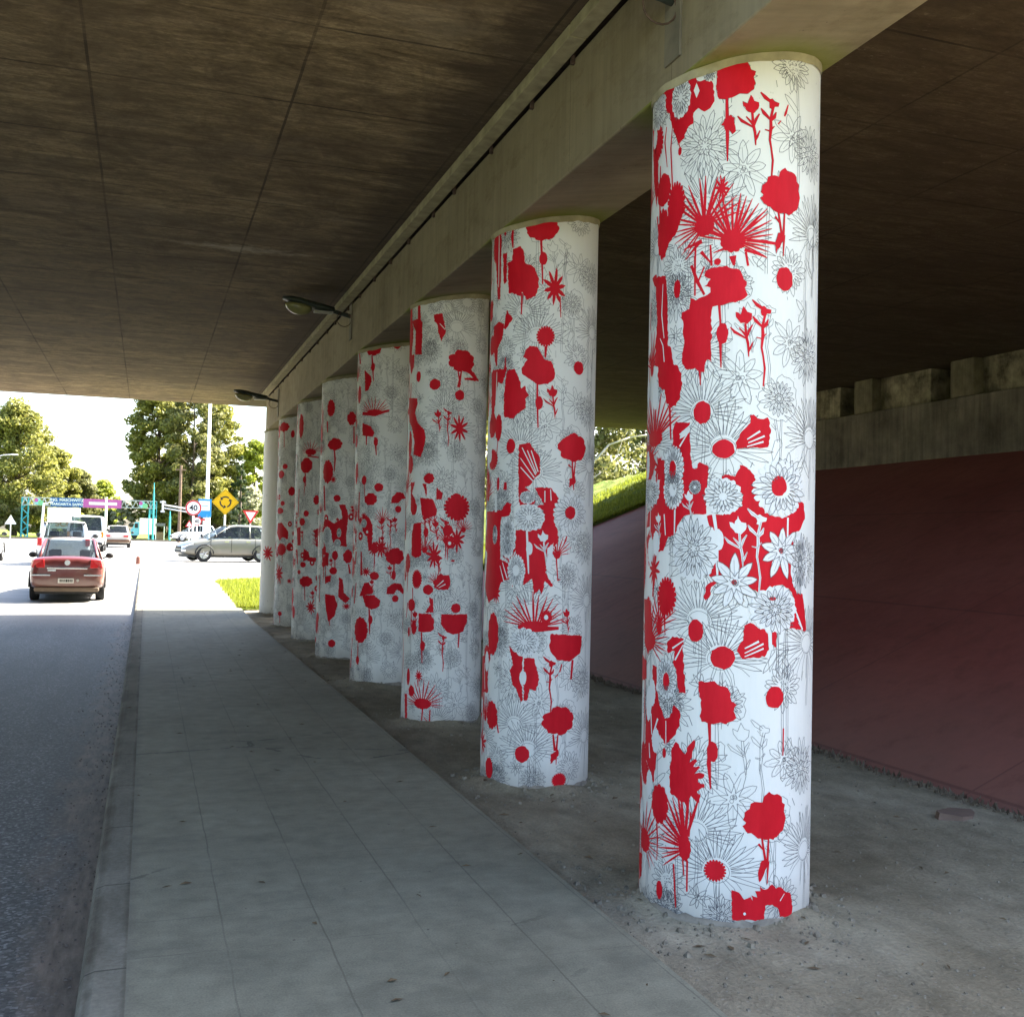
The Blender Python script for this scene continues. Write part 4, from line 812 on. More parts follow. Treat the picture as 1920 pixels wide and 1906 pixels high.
def stroke_poly(pts):
    """tapered brush stroke -> list of quads"""
    out = []
    for i in range(len(pts) - 1):
        (x0, y0, w0), (x1, y1, w1) = pts[i], pts[i + 1]
        d = math.hypot(x1 - x0, y1 - y0)
        if d < 1e-6: continue
        nx_, ny_ = -(y1 - y0) / d, (x1 - x0) / d
        # small overlap along the stroke closes the elbows
        ex, ey = (x1 - x0) / d * w1 * 0.25, (y1 - y0) / d * w1 * 0.25
        if i == len(pts) - 2: ex = ey = 0
        out.append([(x0 + nx_ * w0 / 2, y0 + ny_ * w0 / 2), (x0 - nx_ * w0 / 2, y0 - ny_ * w0 / 2),
                    (x1 + ex - nx_ * w1 / 2, y1 + ey - ny_ * w1 / 2), (x1 + ex + nx_ * w1 / 2, y1 + ey + ny_ * w1 / 2)])
    return out


U0 = 0.000522
MOT = {
    'C': dict(o=(900, 290), P=[[(745, 170), (790, 135), (850, 150), (885, 130), (900, 108), (920, 150), (990, 160), (1030, 235), (1070, 250), (1050, 300), (1070, 350), (1055, 400), (1000, 440), (940, 435), (900, 455), (820, 475), (770, 465), (745, 380), (750, 300)],
                              [(870, 610), (905, 640), (900, 690), (912, 750), (885, 775), (862, 740), (835, 745), (815, 700), (790, 690), (820, 640)]],
              L=[[(835, 465, 20), (840, 620, 28), (845, 800, 26), (848, 1000, 8)]]),
    'T': dict(o=(1040, 650), P=[[(1030, 450), (1060, 500), (1100, 510), (1095, 560), (1060, 600), (1010, 590), (970, 540), (965, 500), (1005, 520)]],
              L=[[(1045, 595, 18), (1055, 700, 22), (1070, 760, 22), (1078, 870, 8)], [(925, 625, 8), (960, 665, 24), (1065, 725, 12)], [(995, 630, 8), (1050, 690, 22)], [(1105, 605, 10), (1078, 650, 22), (1062, 710, 10)], [(1112, 745, 6), (1088, 800, 20), (1078, 830, 8)]]),
    'U': dict(o=(1200, 790), P=[[(1185, 490), (1215, 480), (1235, 500), (1275, 510), (1270, 540), (1235, 545), (1225, 575), (1190, 560)]],
              L=[[(1110, 435, 10), (1150, 475, 32), (1210, 515, 20)], [(1115, 570, 8), (1140, 605, 30), (1200, 660, 16)], [(1250, 590, 8), (1235, 630, 32), (1200, 670, 16)],
                 [(1225, 540, 20), (1200, 650, 22), (1205, 720, 28), (1195, 830, 18), (1210, 900, 15), (1225, 1000, 18), (1215, 1150, 12)], [(1150, 745, 7), (1200, 757, 12)], [(1235, 710, 7), (1205, 745, 12)]]),
    'H': dict(o=(1300, 1280), P=[[(1325, 1065), (1345, 1085), (1400, 1090), (1450, 1120), (1455, 1160), (1485, 1180), (1475, 1240), (1495, 1290), (1480, 1340), (1465, 1390), (1420, 1420), (1370, 1460), (1340, 1445), (1290, 1455), (1230, 1440), (1190, 1410), (1130, 1385), (1100, 1340), (1130, 1310), (1105, 1290), (1115, 1230), (1160, 1200), (1165, 1160), (1200, 1145), (1265, 1150), (1280, 1100)],
                              [(1265, 1620), (1320, 1605), (1335, 1660), (1300, 1700), (1250, 1795), (1235, 1720)]],
              L=[[(1265, 1440, 16), (1300, 1630, 22)], [(1325, 1440, 14), (1318, 1630, 22)], [(1235, 1485, 20), (1275, 1530, 12)], [(1325, 1630, 22), (1318, 1810, 8)]]),
}


def mloc(k, pt, cu, cv, s):
    ox, oy = MOT[k]['o']
    return (cu + (pt[0] - ox) * U0 * s, cv - (pt[1] - oy) * U0 * s)


M['footcrust'] = simple('foot_crust', (0.27, 0.24, 0.20), 0.95, var=0.3, scale=20)


class Mural:
    """layers: ink sheet, red, white petals, red centres, fine ink on white"""
    OFF = {'i': 0.0005, 'r': 0.0017, 'w': 0.0026, 'k': 0.0035, 'x': 0.0044}
    MI = {'i': 1, 'r': 2, 'w': 3, 'k': 2, 'x': 1}

    def __init__(self, R, seed):
        self.R = R; self.mb = MB(); self.rnd = random.Random(seed); self.n = 0

    def top(self, u):
        return 3.742 + self.R * math.cos(u / self.R) * TILT

    def put(self, poly, layer):
        zmin, zmax = -0.02, 3.82
        if max(q[1] for q in poly) < zmin or min(q[1] for q in poly) > zmax: return
        self.n = (self.n + 1) % 40
        # every shape sits a hair above the previous so none share a plane
        r = self.R + self.OFF[layer] + self.n * 1.0e-5
        poly = [(q[0], min(max(q[1], zmin), self.top(q[0]))) for q in poly]
        if len(poly) > 4:
            tris = tessellate_polygon([[Vector((q[0], q[1], 0)) for q in poly]])
            tl = [[poly[a] for a in t] for t in tris]
        else:
            tl = [poly]
        st = 0.022
        mi = self.MI[layer]
        for t in tl:
            u0 = min(q[0] for q in t); u1 = max(q[0] for q in t)
            k0, k1 = math.floor(u0 / st), math.ceil(u1 / st)
            pieces = [t] if k1 - k0 <= 1 else []
            if not pieces:
                for k in range(k0, k1):
                    c = clip(clip(t, k * st, 1), (k + 1) * st, -1)
                    if len(c) >= 3: pieces.append(c)
            for pc in pieces:
                # orientation outward
                ar = sum(pc[i][0] * pc[(i + 1) % len(pc)][1] - pc[(i + 1) % len(pc)][0] * pc[i][1] for i in range(len(pc)))
                if abs(ar) < 1e-9: continue
                if ar < 0: pc = pc[::-1]
                self.mb.add([(r * math.cos(q[0] / self.R), r * math.sin(q[0] / self.R), q[1]) for q in pc], [tuple(range(len(pc)))], mi)

    def stroke(self, pts, layer):
        for q in stroke_poly(pts): self.put(q, layer)

    def line(self, pts, layer='i', w=0.0018):
        self.stroke([(x, y, w) for x, y in pts], layer)

    # -- drawn flowers -------------------------------------------------
    def petal(self, cu, cv, a, r0, r1, wid, su=1.0, layer='i', n=6, w=0.0021):
        ca, sa = math.cos(a), math.sin(a)
        L, R_ = [], []
        for i in range(n + 1):
            t = i / n
            rr = r0 + (r1 - r0) * t
            ww = wid * (math.sin(PI * min(1, t * 0.55 + 0.32)) if t < 1 else 0.0) * (1 if t < .98 else 0)
            ww *= 1 + self.rnd.uniform(-0.12, 0.12)
            L.append((cu + (rr * ca - ww * sa) * su, cv + rr * sa + ww * ca))
            R_.append((cu + (rr * ca + ww * sa) * su, cv + rr * sa - ww * ca))
        self.line(L + R_[::-1][1:], layer, w)
        return L + R_[::-1][1:]

    def daisy(self, cu, cv, s=1.0, su=1.0, layer='i', det=1.0):
        n = 20
        a0 = self.rnd.random()
        for i in range(n):
            a = a0 + 2 * PI * i / n + self.rnd.uniform(-.07, .07)
            self.petal(cu, cv, a, 0.036 * s, s * self.rnd.uniform(0.080, 0.116), 0.0135 * s, su, layer, 5 if det > .6 else 3)
            if det > .6: self.line([(cu + 0.045 * s * math.cos(a) * su, cv + 0.045 * s * math.sin(a)), (cu + 0.075 * s * math.cos(a + .05) * su, cv + 0.075 * s * math.sin(a + .05))], layer, 0.0013)
        if layer == 'i':
            for i in range(int(40 * det)):
                t = self.rnd.random() * 6.3; rr = 0.030 * s * math.sqrt(self.rnd.random())
                x, y = cu + rr * math.cos(t) * su, cv + rr * math.sin(t)
                self.line([(x, y), (x + 0.004, y + 0.003)], layer, 0.0024)

    def edel(self, cu, cv, s=1.0, fill=None, det=1.0):
        a0 = self.rnd.uniform(0, 0.5)
        for i in range(9):
            a = a0 + 2 * PI * i / 9
            L = s * self.rnd.choice((0.128, 0.115, 0.10))
            if fill:
                ca, sa = math.cos(a), math.sin(a)
                wd = 0.021 * s
                pts = [(cu + (r_ * ca - q * sa), cv + (r_ * sa + q * ca)) for r_, q in ((0.012 * s, -wd * .5), (L * .5, -wd), (L * .8, -wd * .55), (L, 0), (L * .8, wd * .6), (L * .5, wd), (0.012 * s, wd * .5))]
                self.put(pts, fill)
            self.petal(cu, cv, a, 0.02 * s, L, 0.019 * s, 1, 'x' if fill else 'i', 6)
            self.line([(cu + 0.025 * s * math.cos(a), cv + 0.025 * s * math.sin(a)), (cu + 0.75 * L * math.cos(a + .04), cv + 0.75 * L * math.sin(a + .04))], 'x' if fill else 'i', 0.0012)
        for i in range(5):
            x, y = cu + self.rnd.uniform(-.012, .012) * s, cv + self.rnd.uniform(-.012, .012) * s
            self.line([(x + 0.009 * s * math.cos(t * 1.05), y + 0.009 * s * math.sin(t * 1.05)) for t in range(7)], 'x' if fill else 'i', 0.0017)

    def chrys(self, cu, cv, s=1.0, su=1.0, layer='i', det=1.0):
        for k, (n, r0, r1) in enumerate(((7, 0.008, 0.045), (12, 0.03, 0.10), (19, 0.07, 0.146))):
            if det < .6 and k == 0: continue
            a0 = self.rnd.random()
            for i in range(n):
                a = a0 + 2 * PI * i / n
                self.petal(cu, cv, a, r0 * s, r1 * s * self.rnd.uniform(.80, 1.12), 0.0125 * s, su, layer, 4)
                if det > .6: self.line([(cu + r0 * 1.1 * s * math.cos(a) * su, cv + r0 * 1.1 * s * math.sin(a)), (cu + r1 * .8 * s * math.cos(a) * su, cv + r1 * .8 * s * math.sin(a))], layer, 0.0012)

    def aster(self, cu, cv, s=1.0, layer='i', det=1.0):
        for i in range(22):
            a = math.radians(-15 + 210 * i / 21) + self.rnd.uniform(-.05, .05)
            self.petal(cu, cv, a, 0.055 * s, s * self.rnd.uniform(0.15, 0.205), 0.0085 * s, 1, layer, 4)
        for i in range(9):
            a = math.radians(205 + 130 * i / 8)
            bend = self.rnd.uniform(-.02, .02)
            self.line([(cu + 0.04 * s * math.cos(a), cv + 0.035 * s * math.sin(a)), (cu + 0.09 * s * math.cos(a) + bend, cv + 0.085 * s * math.sin(a)), (cu + 0.12 * s * math.cos(a) + bend * 2, cv + 0.15 * s * math.sin(a))], layer)
        self.line([(cu + 0.05 * s * math.cos(t * .45), cv + 0.042 * s * math.sin(t * .45)) for t in range(15)], layer)
        # stem and hanging leaves
        self.line([(cu, cv - 0.05 * s), (cu + 0.004, cv - 0.16 * s), (cu - 0.004, cv - 0.27 * s)], layer)
        self.line([(cu + 0.012, cv - 0.05 * s), (cu + 0.016, cv - 0.16 * s), (cu + 0.010, cv - 0.27 * s)], layer)

    def mini(self, cu, cv, s=1.0, layer='i'):
        for i in range(8):
            a = i * 0.785 + self.rnd.uniform(-.2, .2)
            self.petal(cu, cv, a, 0.006, 0.055 * s * self.rnd.uniform(.8, 1.1), 0.008 * s, 1, layer, 3)
        for i in range(6):
            a = self.rnd.random() * 6.3
            self.line([(cu, cv), (cu + 0.014 * math.cos(a), cv + 0.014 * math.sin(a))], layer, 0.003)

    def outline_motif(self, k, cu, cv, s=1.0):
        for pl in MOT[k]['P']:
            q = [mloc(k, a, cu, cv, s) for a in pl]
            self.line(q + [q[0]])
        for st in MOT[k]['L']:
            q = [(*mloc(k, a, cu, cv, s), a[2] * U0 * s) for a in st]
            for sg in (-1, 1):
                ln = []
                for i, (x, y, w) in enumerate(q):
                    j = min(i + 1, len(q) - 1); i0 = max(j - 1, 0)
                    dx, dy = q[j][0] - q[i0][0], q[j][1] - q[i0][1]; d = math.hypot(dx, dy) + 1e-9
                    ln.append((x - dy / d * w / 2 * sg, y + dx / d * w / 2 * sg))
                self.line(ln)
        if k in 'CH':
            hx, hy = mloc(k, {'C': (905, 300), 'H': (1300, 1270)}[k], cu, cv, s)
            self.chrys(hx, hy, 0.60 * s, 1.0, 'i', 0.8)

    def motif(self, k, cu, cv, layer, s=1.0):
        if k == 'E':
            return self.edel(cu, cv, s, layer)
        for pl in MOT[k]['P']:
            self.put(jag_poly([mloc(k, a, cu, cv, s) for a in pl], 0.0034, 0.011, self.rnd), layer)
        for st in MOT[k]['L']:
            self.stroke([(*mloc(k, a, cu, cv, s), a[2] * U0 * s) for a in st], layer)
        if layer == 'w':
            for st in MOT[k]['L']: self.line([mloc(k, a, cu, cv, s) for a in st], 'x', 0.0012)

    def fan(self, cu, cv, ru, rv, ln, a0, a1, n, layer='r'):
        self.put(blob('c', cu, cv, ru, rv, self.rnd), layer)
        kx = 1.0
        for i in range(n):
            a = math.radians(a0 + (a1 - a0) * i / (n - 1)) + self.rnd.uniform(-.05, .05)
            up_ = max(0.0, math.sin(a))
            L = ln * (0.62 + 0.38 * up_) * self.rnd.uniform(0.85, 1.08)
            x0, y0 = cu + ru * .8 * math.cos(a), cv + rv * .8 * math.sin(a)
            x1, y1 = cu + (ru + L * kx) * math.cos(a), cv + (rv + L) * math.sin(a)
            w = max(0.004, L * 0.055)
            self.stroke([(x0, y0, w * 1.1), ((x0 + x1) / 2, (y0 + y1) / 2, w * 1.35), (x1, y1, w * .35)], layer)

    def sheet(self, at, det=1.0):
        for du in (0.0, 1.18):
            for k in range(-2, 6):
                for kind, u_, v_, s_ in SHEET:
                    u = at[0] / 1000 + u_ / 1000 + du
                    v = at[1] / 1000 + v_ / 1000 - (k - 1) * SHEET_PERIOD / 1000
                    if v < -0.1 or v > 3.85: continue
                    s = s_ / 100
                    if kind in 'CTUH': self.outline_motif(kind, u, v, s)
                    elif kind == 'D': self.daisy(u, v, s, 1, 'i', det)
                    elif kind == 'E': self.edel(u, v, s, None, det)
                    elif kind == 'K': self.chrys(u, v, s, 1, 'i', det)
                    elif kind == 'A': self.aster(u, v, s, 'i', det)
                    elif kind == 'N': self.mini(u, v, s)
        # long drawn stems with hanging leaves
        for _ in range(int(26 * max(det, .6))):
            u = self.rnd.uniform(-PI, PI) * self.R; v = self.rnd.uniform(.3, 3.7); L = self.rnd.uniform(.25, .8)
            k1, k2 = self.rnd.uniform(-.03, .03), self.rnd.uniform(1, 3)
            for off in (0, .011):
                self.line([(u + off + k1 * math.sin(k2 * t / 9), v - L * t / 9) for t in range(10)], 'i')
            for _q in range(3):
                t = self.rnd.random(); x, y = u + k1 * math.sin(k2 * t), v - L * t
                self.petal(x, y, self.rnd.choice((-.9, -2.2, .7, 2.4)), .0, self.rnd.uniform(.05, .12), .012, 1, 'i', 5)
        # loose speckles and scratches in the drawing
        for _ in range(int(260 * det)):
            u = self.rnd.uniform(-PI, PI) * self.R; v = self.rnd.uniform(0, 3.7)
            a = self.rnd.gauss(PI / 2, .5); L = self.rnd.uniform(.004, .05)
            self.line([(u, v), (u + L * math.cos(a), v + L * math.sin(a))], 'i', self.rnd.uniform(.0012, .003))

    def paint(self, data):
        for e in data:
            t = e[0]
            if t == 'P':
                q = [(e[3][i] / 1000, e[3][i + 1] / 1000) for i in range(0, len(e[3]), 2)]
                self.put(jag_poly(q, 0.0042 if e[2] else 0.0, 0.012, self.rnd), e[1])
            elif t == 'L':
                v = e[2]
                q = [(v[i] / 1000, v[i + 1] / 1000, v[i + 2] / 1000) for i in range(0, len(v), 3)]
                self.stroke(q, e[1])
            elif t == 'B':
                cu, cv, ru, rv = [k / 1000 for k in e[3:7]]
                bp = blob(e[2], cu, cv, ru, rv, self.rnd)
                if e[1] == 'r' and e[2] in 'ch' and max(ru, rv) > .05: bp = jag_poly(bp, 0.0045, 0.009, self.rnd)
                self.put(bp, e[1])
                if e[1] == 'w' and e[2] == 'k' and rv > .03: self.chrys(cu, cv, rv / .15, ru / rv, 'x', 0.8 if rv > .10 and ru > .06 else 0.5)
                if e[1] == 'w' and e[2] == 'd': self.daisy(cu, cv, rv / .108, ru / rv, 'x', 0.8)
            elif t == 'F':
                self.fan(*[k / 1000 for k in e[2:7]], *e[7:10], layer=e[1])
            elif t == 'M':
                self.motif(e[2], e[3] / 1000, e[4] / 1000, e[1], e[5] / 100)


def clip(poly, x, side):
    res = []
    n = len(poly)
    for i in range(n):
        a, c = poly[i], poly[(i + 1) % n]
        ia, ic = (a[0] - x) * side >= 0, (c[0] - x) * side >= 0
        if ia: res.append(a)
        if ia != ic:
            t = (x - a[0]) / (c[0] - a[0])
            res.append((x, a[1] + (c[1] - a[1]) * t))
    return res


COL_LABEL = [
    'nearest and largest white column painted with red flowers, beside the near pavement edge',
    'second painted column counted from the near end, with a round red flower at its very top',
    'third painted column from the near end, with a wide red fan flower low down near its foot',
    'fourth painted column from the near end, with two red flowers cut off at their halves',
    'fifth painted column from the near end, with one lone red dot near its foot',
    'sixth painted column from the near end, with a red fan flower over a round red bloom',
    'seventh painted column from the near end, thin in view, with a small red dot flower near its foot',
    'last and farthest column, nearly plain grey white with a single red star flower',
]
for i in range(8):
    root = empty('painted_column', (CX + COLX[i], CY0 + i * CS + COLY[i], 0))
    tag(root, COL_LABEL[i], 'column', 'painted columns in a row beside the pavement')
    R = COLR[i]
    mu = Mural(R, 40 + i)
    # the plastered shaft itself, very slightly uneven
    n = 96
    zz = [-0.15] + [0.0 + 3.745 * k / 24 for k in range(25)]
    if i == 2: pass
    rings = []
    for z in zz:
        lift = TILT * max(0.0, z / 3.745)
        rings.append([(R * math.cos(2 * PI * k / n), R * math.sin(2 * PI * k / n), z + R * math.cos(2 * PI * k / n) * lift) for k in range(n)])
    mu.mb.loft(rings, 0)
    if i < 7:
        mu.sheet((SHEET_AT[i][0], SHEET_AT[i][1]), (1.0, 1.0, 0.9, 0.5, 0.5, 0.4, 0.4)[i])
    else:
        for _ in range(160):
            u = mu.rnd.uniform(-PI, PI) * R; v = mu.rnd.uniform(0, 3.7); L = mu.rnd.uniform(.01, .07)
            mu.line([(u, v), (u + mu.rnd.uniform(-.01, .01), v + L)], 'i', mu.rnd.uniform(.002, .005))
    if i < 7:
        rr = random.Random(300 + i)
        for _ in range(46):
            ph = rr.choice((rr.uniform(-3.62, -3.02), rr.uniform(-3.5, -2.95), rr.uniform(.2, 2.6)))
            u = ph * R if ph < 0 else (ph - 2 * PI) * R; v = rr.uniform(.15, 3.6); q = rr.random()
            if q < .40: mu.put(jag_poly(blob(rr.choice('chm'), u, v, rr.uniform(.03, .06), rr.uniform(.05, .13), rr), .004, .011, rr), 'r')
            elif q < .75:
                L = rr.uniform(.12, .5); w = rr.uniform(.006, .02)
                mu.stroke([(u, v, w * .5), (u + rr.uniform(-.01, .01), v - L * .5, w), (u + rr.uniform(-.01, .01), v - L, w * .3)], 'r')
            elif q < .9: mu.fan(u, v, .02, .035, rr.uniform(.08, .16), 20, 160, 10)
            else: mu.put(blob('s', u, v, .05, .06, rr), 'r')
        for _ in range((0, 6, 14, 18, 18, 18, 14)[i]):
            u = rr.uniform(-3.05, -1.35) * R; v = rr.gauss(1.55, .42); q = rr.random()
            if q < .25: mu.motif('T', u, v, 'r', rr.uniform(.6, .9))
            elif q < .45: mu.put(blob('s', u, v, rr.uniform(.04, .075), rr.uniform(.05, .085), rr), 'r')
            elif q < .65:
                mu.put(jag_poly(blob('c', u, v, rr.uniform(.03, .06), rr.uniform(.04, .08), rr), .004, .010, rr), 'r'); mu.stroke([(u, v - .03, .010), (u + .004, v - .15, .012), (u, v - .26, .004)], 'r')
            elif q < .8: mu.fan(u, v, .025, .025, rr.uniform(.07, .12), 10, 170, 11)
            else: mu.put(blob('m', u, v, .04, .05, rr), 'r'); mu.put(blob('o', u, v, .014, .016, rr), 'w')
        for _ in range(12):
            u = rr.uniform(-3.5, -3.0) * R; v = rr.uniform(.15, 3.6)
            mu.put(blob('k', u, v, .03, rr.uniform(.05, .09), rr), 'w')
    mu.paint(MURAL[i])
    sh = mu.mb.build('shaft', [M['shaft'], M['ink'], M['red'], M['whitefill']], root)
    # uneven plaster collar squeezed against the beam
    cb = MB()
    rr = random.Random(90 + i)
    ring0, ring1 = [], []
    for k in range(48):
        a = 2 * PI * k / 48
        e = rr.uniform(-0.006, 0.006)
        ring0.append(((R + 0.0055) * math.cos(a), (R + 0.0055) * math.sin(a), 3.715 + e + R * math.cos(a) * TILT))
        ring1.append(((R + 0.009 + e * .6) * math.cos(a), (R + 0.009 + e * .6) * math.sin(a), 3.7535 + (R + .01) * math.cos(a) * TILT))
    cb.loft([ring0, ring1], cap=False)
    cb.build('plaster_collar', M['rebar'], root, smooth=True)
    # a low crust of mortar round the foot
    fb = MB()
    r0 = []; r1 = []
    for k in range(60):
        a = 2 * PI * k / 60
        r0.append(((R + 0.0055) * math.cos(a), (R + 0.0055) * math.sin(a), zdirt(CX, CY0 + i * CS) * 0 + 0.004 + rr.uniform(-.010, .014) + (zs(CY0 + i * CS) if i > 5 else 0)))
        e = rr.uniform(0.0065, 0.013)
        r1.append(((R + e) * math.cos(a), (R + e) * math.sin(a), -0.03 + (zs(CY0 + i * CS) if i > 5 else 0)))
    fb.loft([r1, r0], cap=False)
    fb.build('mortar_foot', M['footcrust'], root, smooth=True)

# ------------------------------------------------------------------ shared object materials
def glass_mat(name, tint, rough=0.04, trans=0.55):
    m = bpy.data.materials.new(name); m.use_nodes = True
    n, l = m.node_tree.nodes, m.node_tree.links
    for q in list(n): n.remove(q)
    out = n.new('ShaderNodeOutputMaterial'); mx = n.new('ShaderNodeMixShader'); tr = n.new('ShaderNodeBsdfTransparent')
    pb = n.new('ShaderNodeBsdfPrincipled')
    pb.inputs['Base Color'].default_value = (0.03, 0.035, 0.04, 1); pb.inputs['Roughness'].default_value = rough
    pb.inputs['Specular IOR Level'].default_value = 0.7
    tr.inputs[0].default_value = (*tint, 1); mx.inputs[0].default_value = 1 - trans
    l.new(tr.outputs[0], mx.inputs[1]); l.new(pb.outputs[0], mx.inputs[2]); l.new(mx.outputs[0], out.inputs[0])
    return m


def paint_mat(name, base, rough=0.28, dust=0.2):
    m = new_mat(name, rough, 0.5, 0.0, base)
    t = NT(m); s = t.sep()
    a = t.noise(t.map(), 3.0, 5, 0.6)
    z = t.math('ADD', s[2], t.math('MULTIPLY', a, 0.5))
    c = t.mix(t.ramp(z, [(0.35, dust), (0.95, 0.04)]), base, (0.24, 0.20, 0.16))
    t.color(c)
    m.node_tree.nodes['Principled BSDF'].inputs['Coat Weight'].default_value = 0.6
    m.node_tree.nodes['Principled BSDF'].inputs['Coat Roughness'].default_value = 0.08
    return m


M['glass'] = glass_mat('car_glass', (0.55, 0.62, 0.65), trans=0.72)
M['tyre'] = simple('tyre_rubber', (0.02, 0.02, 0.021), 0.85, var=0.3)
M['black'] = simple('black_plastic', (0.02, 0.02, 0.02), 0.55, var=0.2)
M['rim'] = simple('alloy_rim', (0.45, 0.46, 0.47), 0.35, metal=0.7, var=0.1)
M['chrome'] = simple('chrome_trim', (0.75, 0.75, 0.75), 0.2, metal=0.9, var=0.05)
M['tail'] = simple('tail_light_red', (0.45, 0.015, 0.02), 0.2, spec=0.6, var=0.1)
M['lens'] = simple('clear_lens', (0.70, 0.70, 0.68), 0.12, spec=0.6, var=0.05)
M['amber'] = simple('amber_lens', (0.55, 0.20, 0.02), 0.25, var=0.1)
M['plate'] = simple('number_plate_white', (0.62, 0.62, 0.58), 0.5, var=0.08)
M['seat'] = simple('dark_seat_cloth', (0.035, 0.035, 0.04), 0.9)
M['white'] = simple('white_enamel', (0.80, 0.80, 0.78), 0.45, var=0.03)
M['steel'] = simple('galvanised_steel', (0.55, 0.56, 0.56), 0.5, metal=0.3, var=0.1)
M['teal'] = simple('teal_paint', (0.05, 0.36, 0.42), 0.5, var=0.1)
M['yellow'] = simple('yellow_sign_face', (0.66, 0.38, 0.0), 0.5, var=0.03)
M['signred'] = simple('red_sign_face', (0.52, 0.03, 0.03), 0.5, var=0.05)
M['signblue'] = simple('blue_sign_face', (0.02, 0.22, 0.50), 0.5, var=0.05)
M['navy'] = simple('navy_banner', (0.03, 0.11, 0.32), 0.7, var=0.05)
M['pink'] = simple('pink_banner', (0.50, 0.11, 0.36), 0.7, var=0.05)
M['signink'] = simple('sign_black', (0.02, 0.02, 0.02), 0.6)
M['wood'] = simple('weathered_pole_wood', (0.16, 0.11, 0.075), 0.9, var=0.3)
M['bark'] = simple('grey_brown_bark', (0.085, 0.065, 0.05), 0.95, var=0.35, scale=3)
M['palebark'] = simple('pale_dead_wood', (0.42, 0.38, 0.30), 0.9, var=0.2, scale=3)
M['lampgreen'] = simple('lamp_housing', (0.045, 0.055, 0.045), 0.5, var=0.2)
M['bowl'] = simple('yellowed_lamp_bowl', (0.26, 0.25, 0.10), 0.15, spec=0.6, var=0.15)
M['lampplate'] = simple('dull_steel_plate', (0.20, 0.18, 0.13), 0.7, var=0.25)


def text_part(name, txt, size, mat, parent, loc, rot=(PI / 2, 0, 0), ext=0.004, bold=0.0):
    cu = bpy.data.curves.new(name, 'FONT'); cu.body = txt; cu.size = size; cu.extrude = ext; cu.offset = bold
    cu.align_x = 'CENTER'; cu.align_y = 'CENTER'
    to = bpy.data.objects.new(name, cu); COL.objects.link(to)
    dg = bpy.context.evaluated_depsgraph_get(); dg.update()
    me = bpy.data.meshes.new_from_object(to.evaluated_get(dg))
    COL.objects.unlink(to); bpy.data.objects.remove(to)
    me.materials.clear(); me.materials.append(mat)
    o = bpy.data.objects.new(name, me); COL.objects.link(o); o.parent = parent
    o.location = loc; o.rotation_euler = rot
    return o


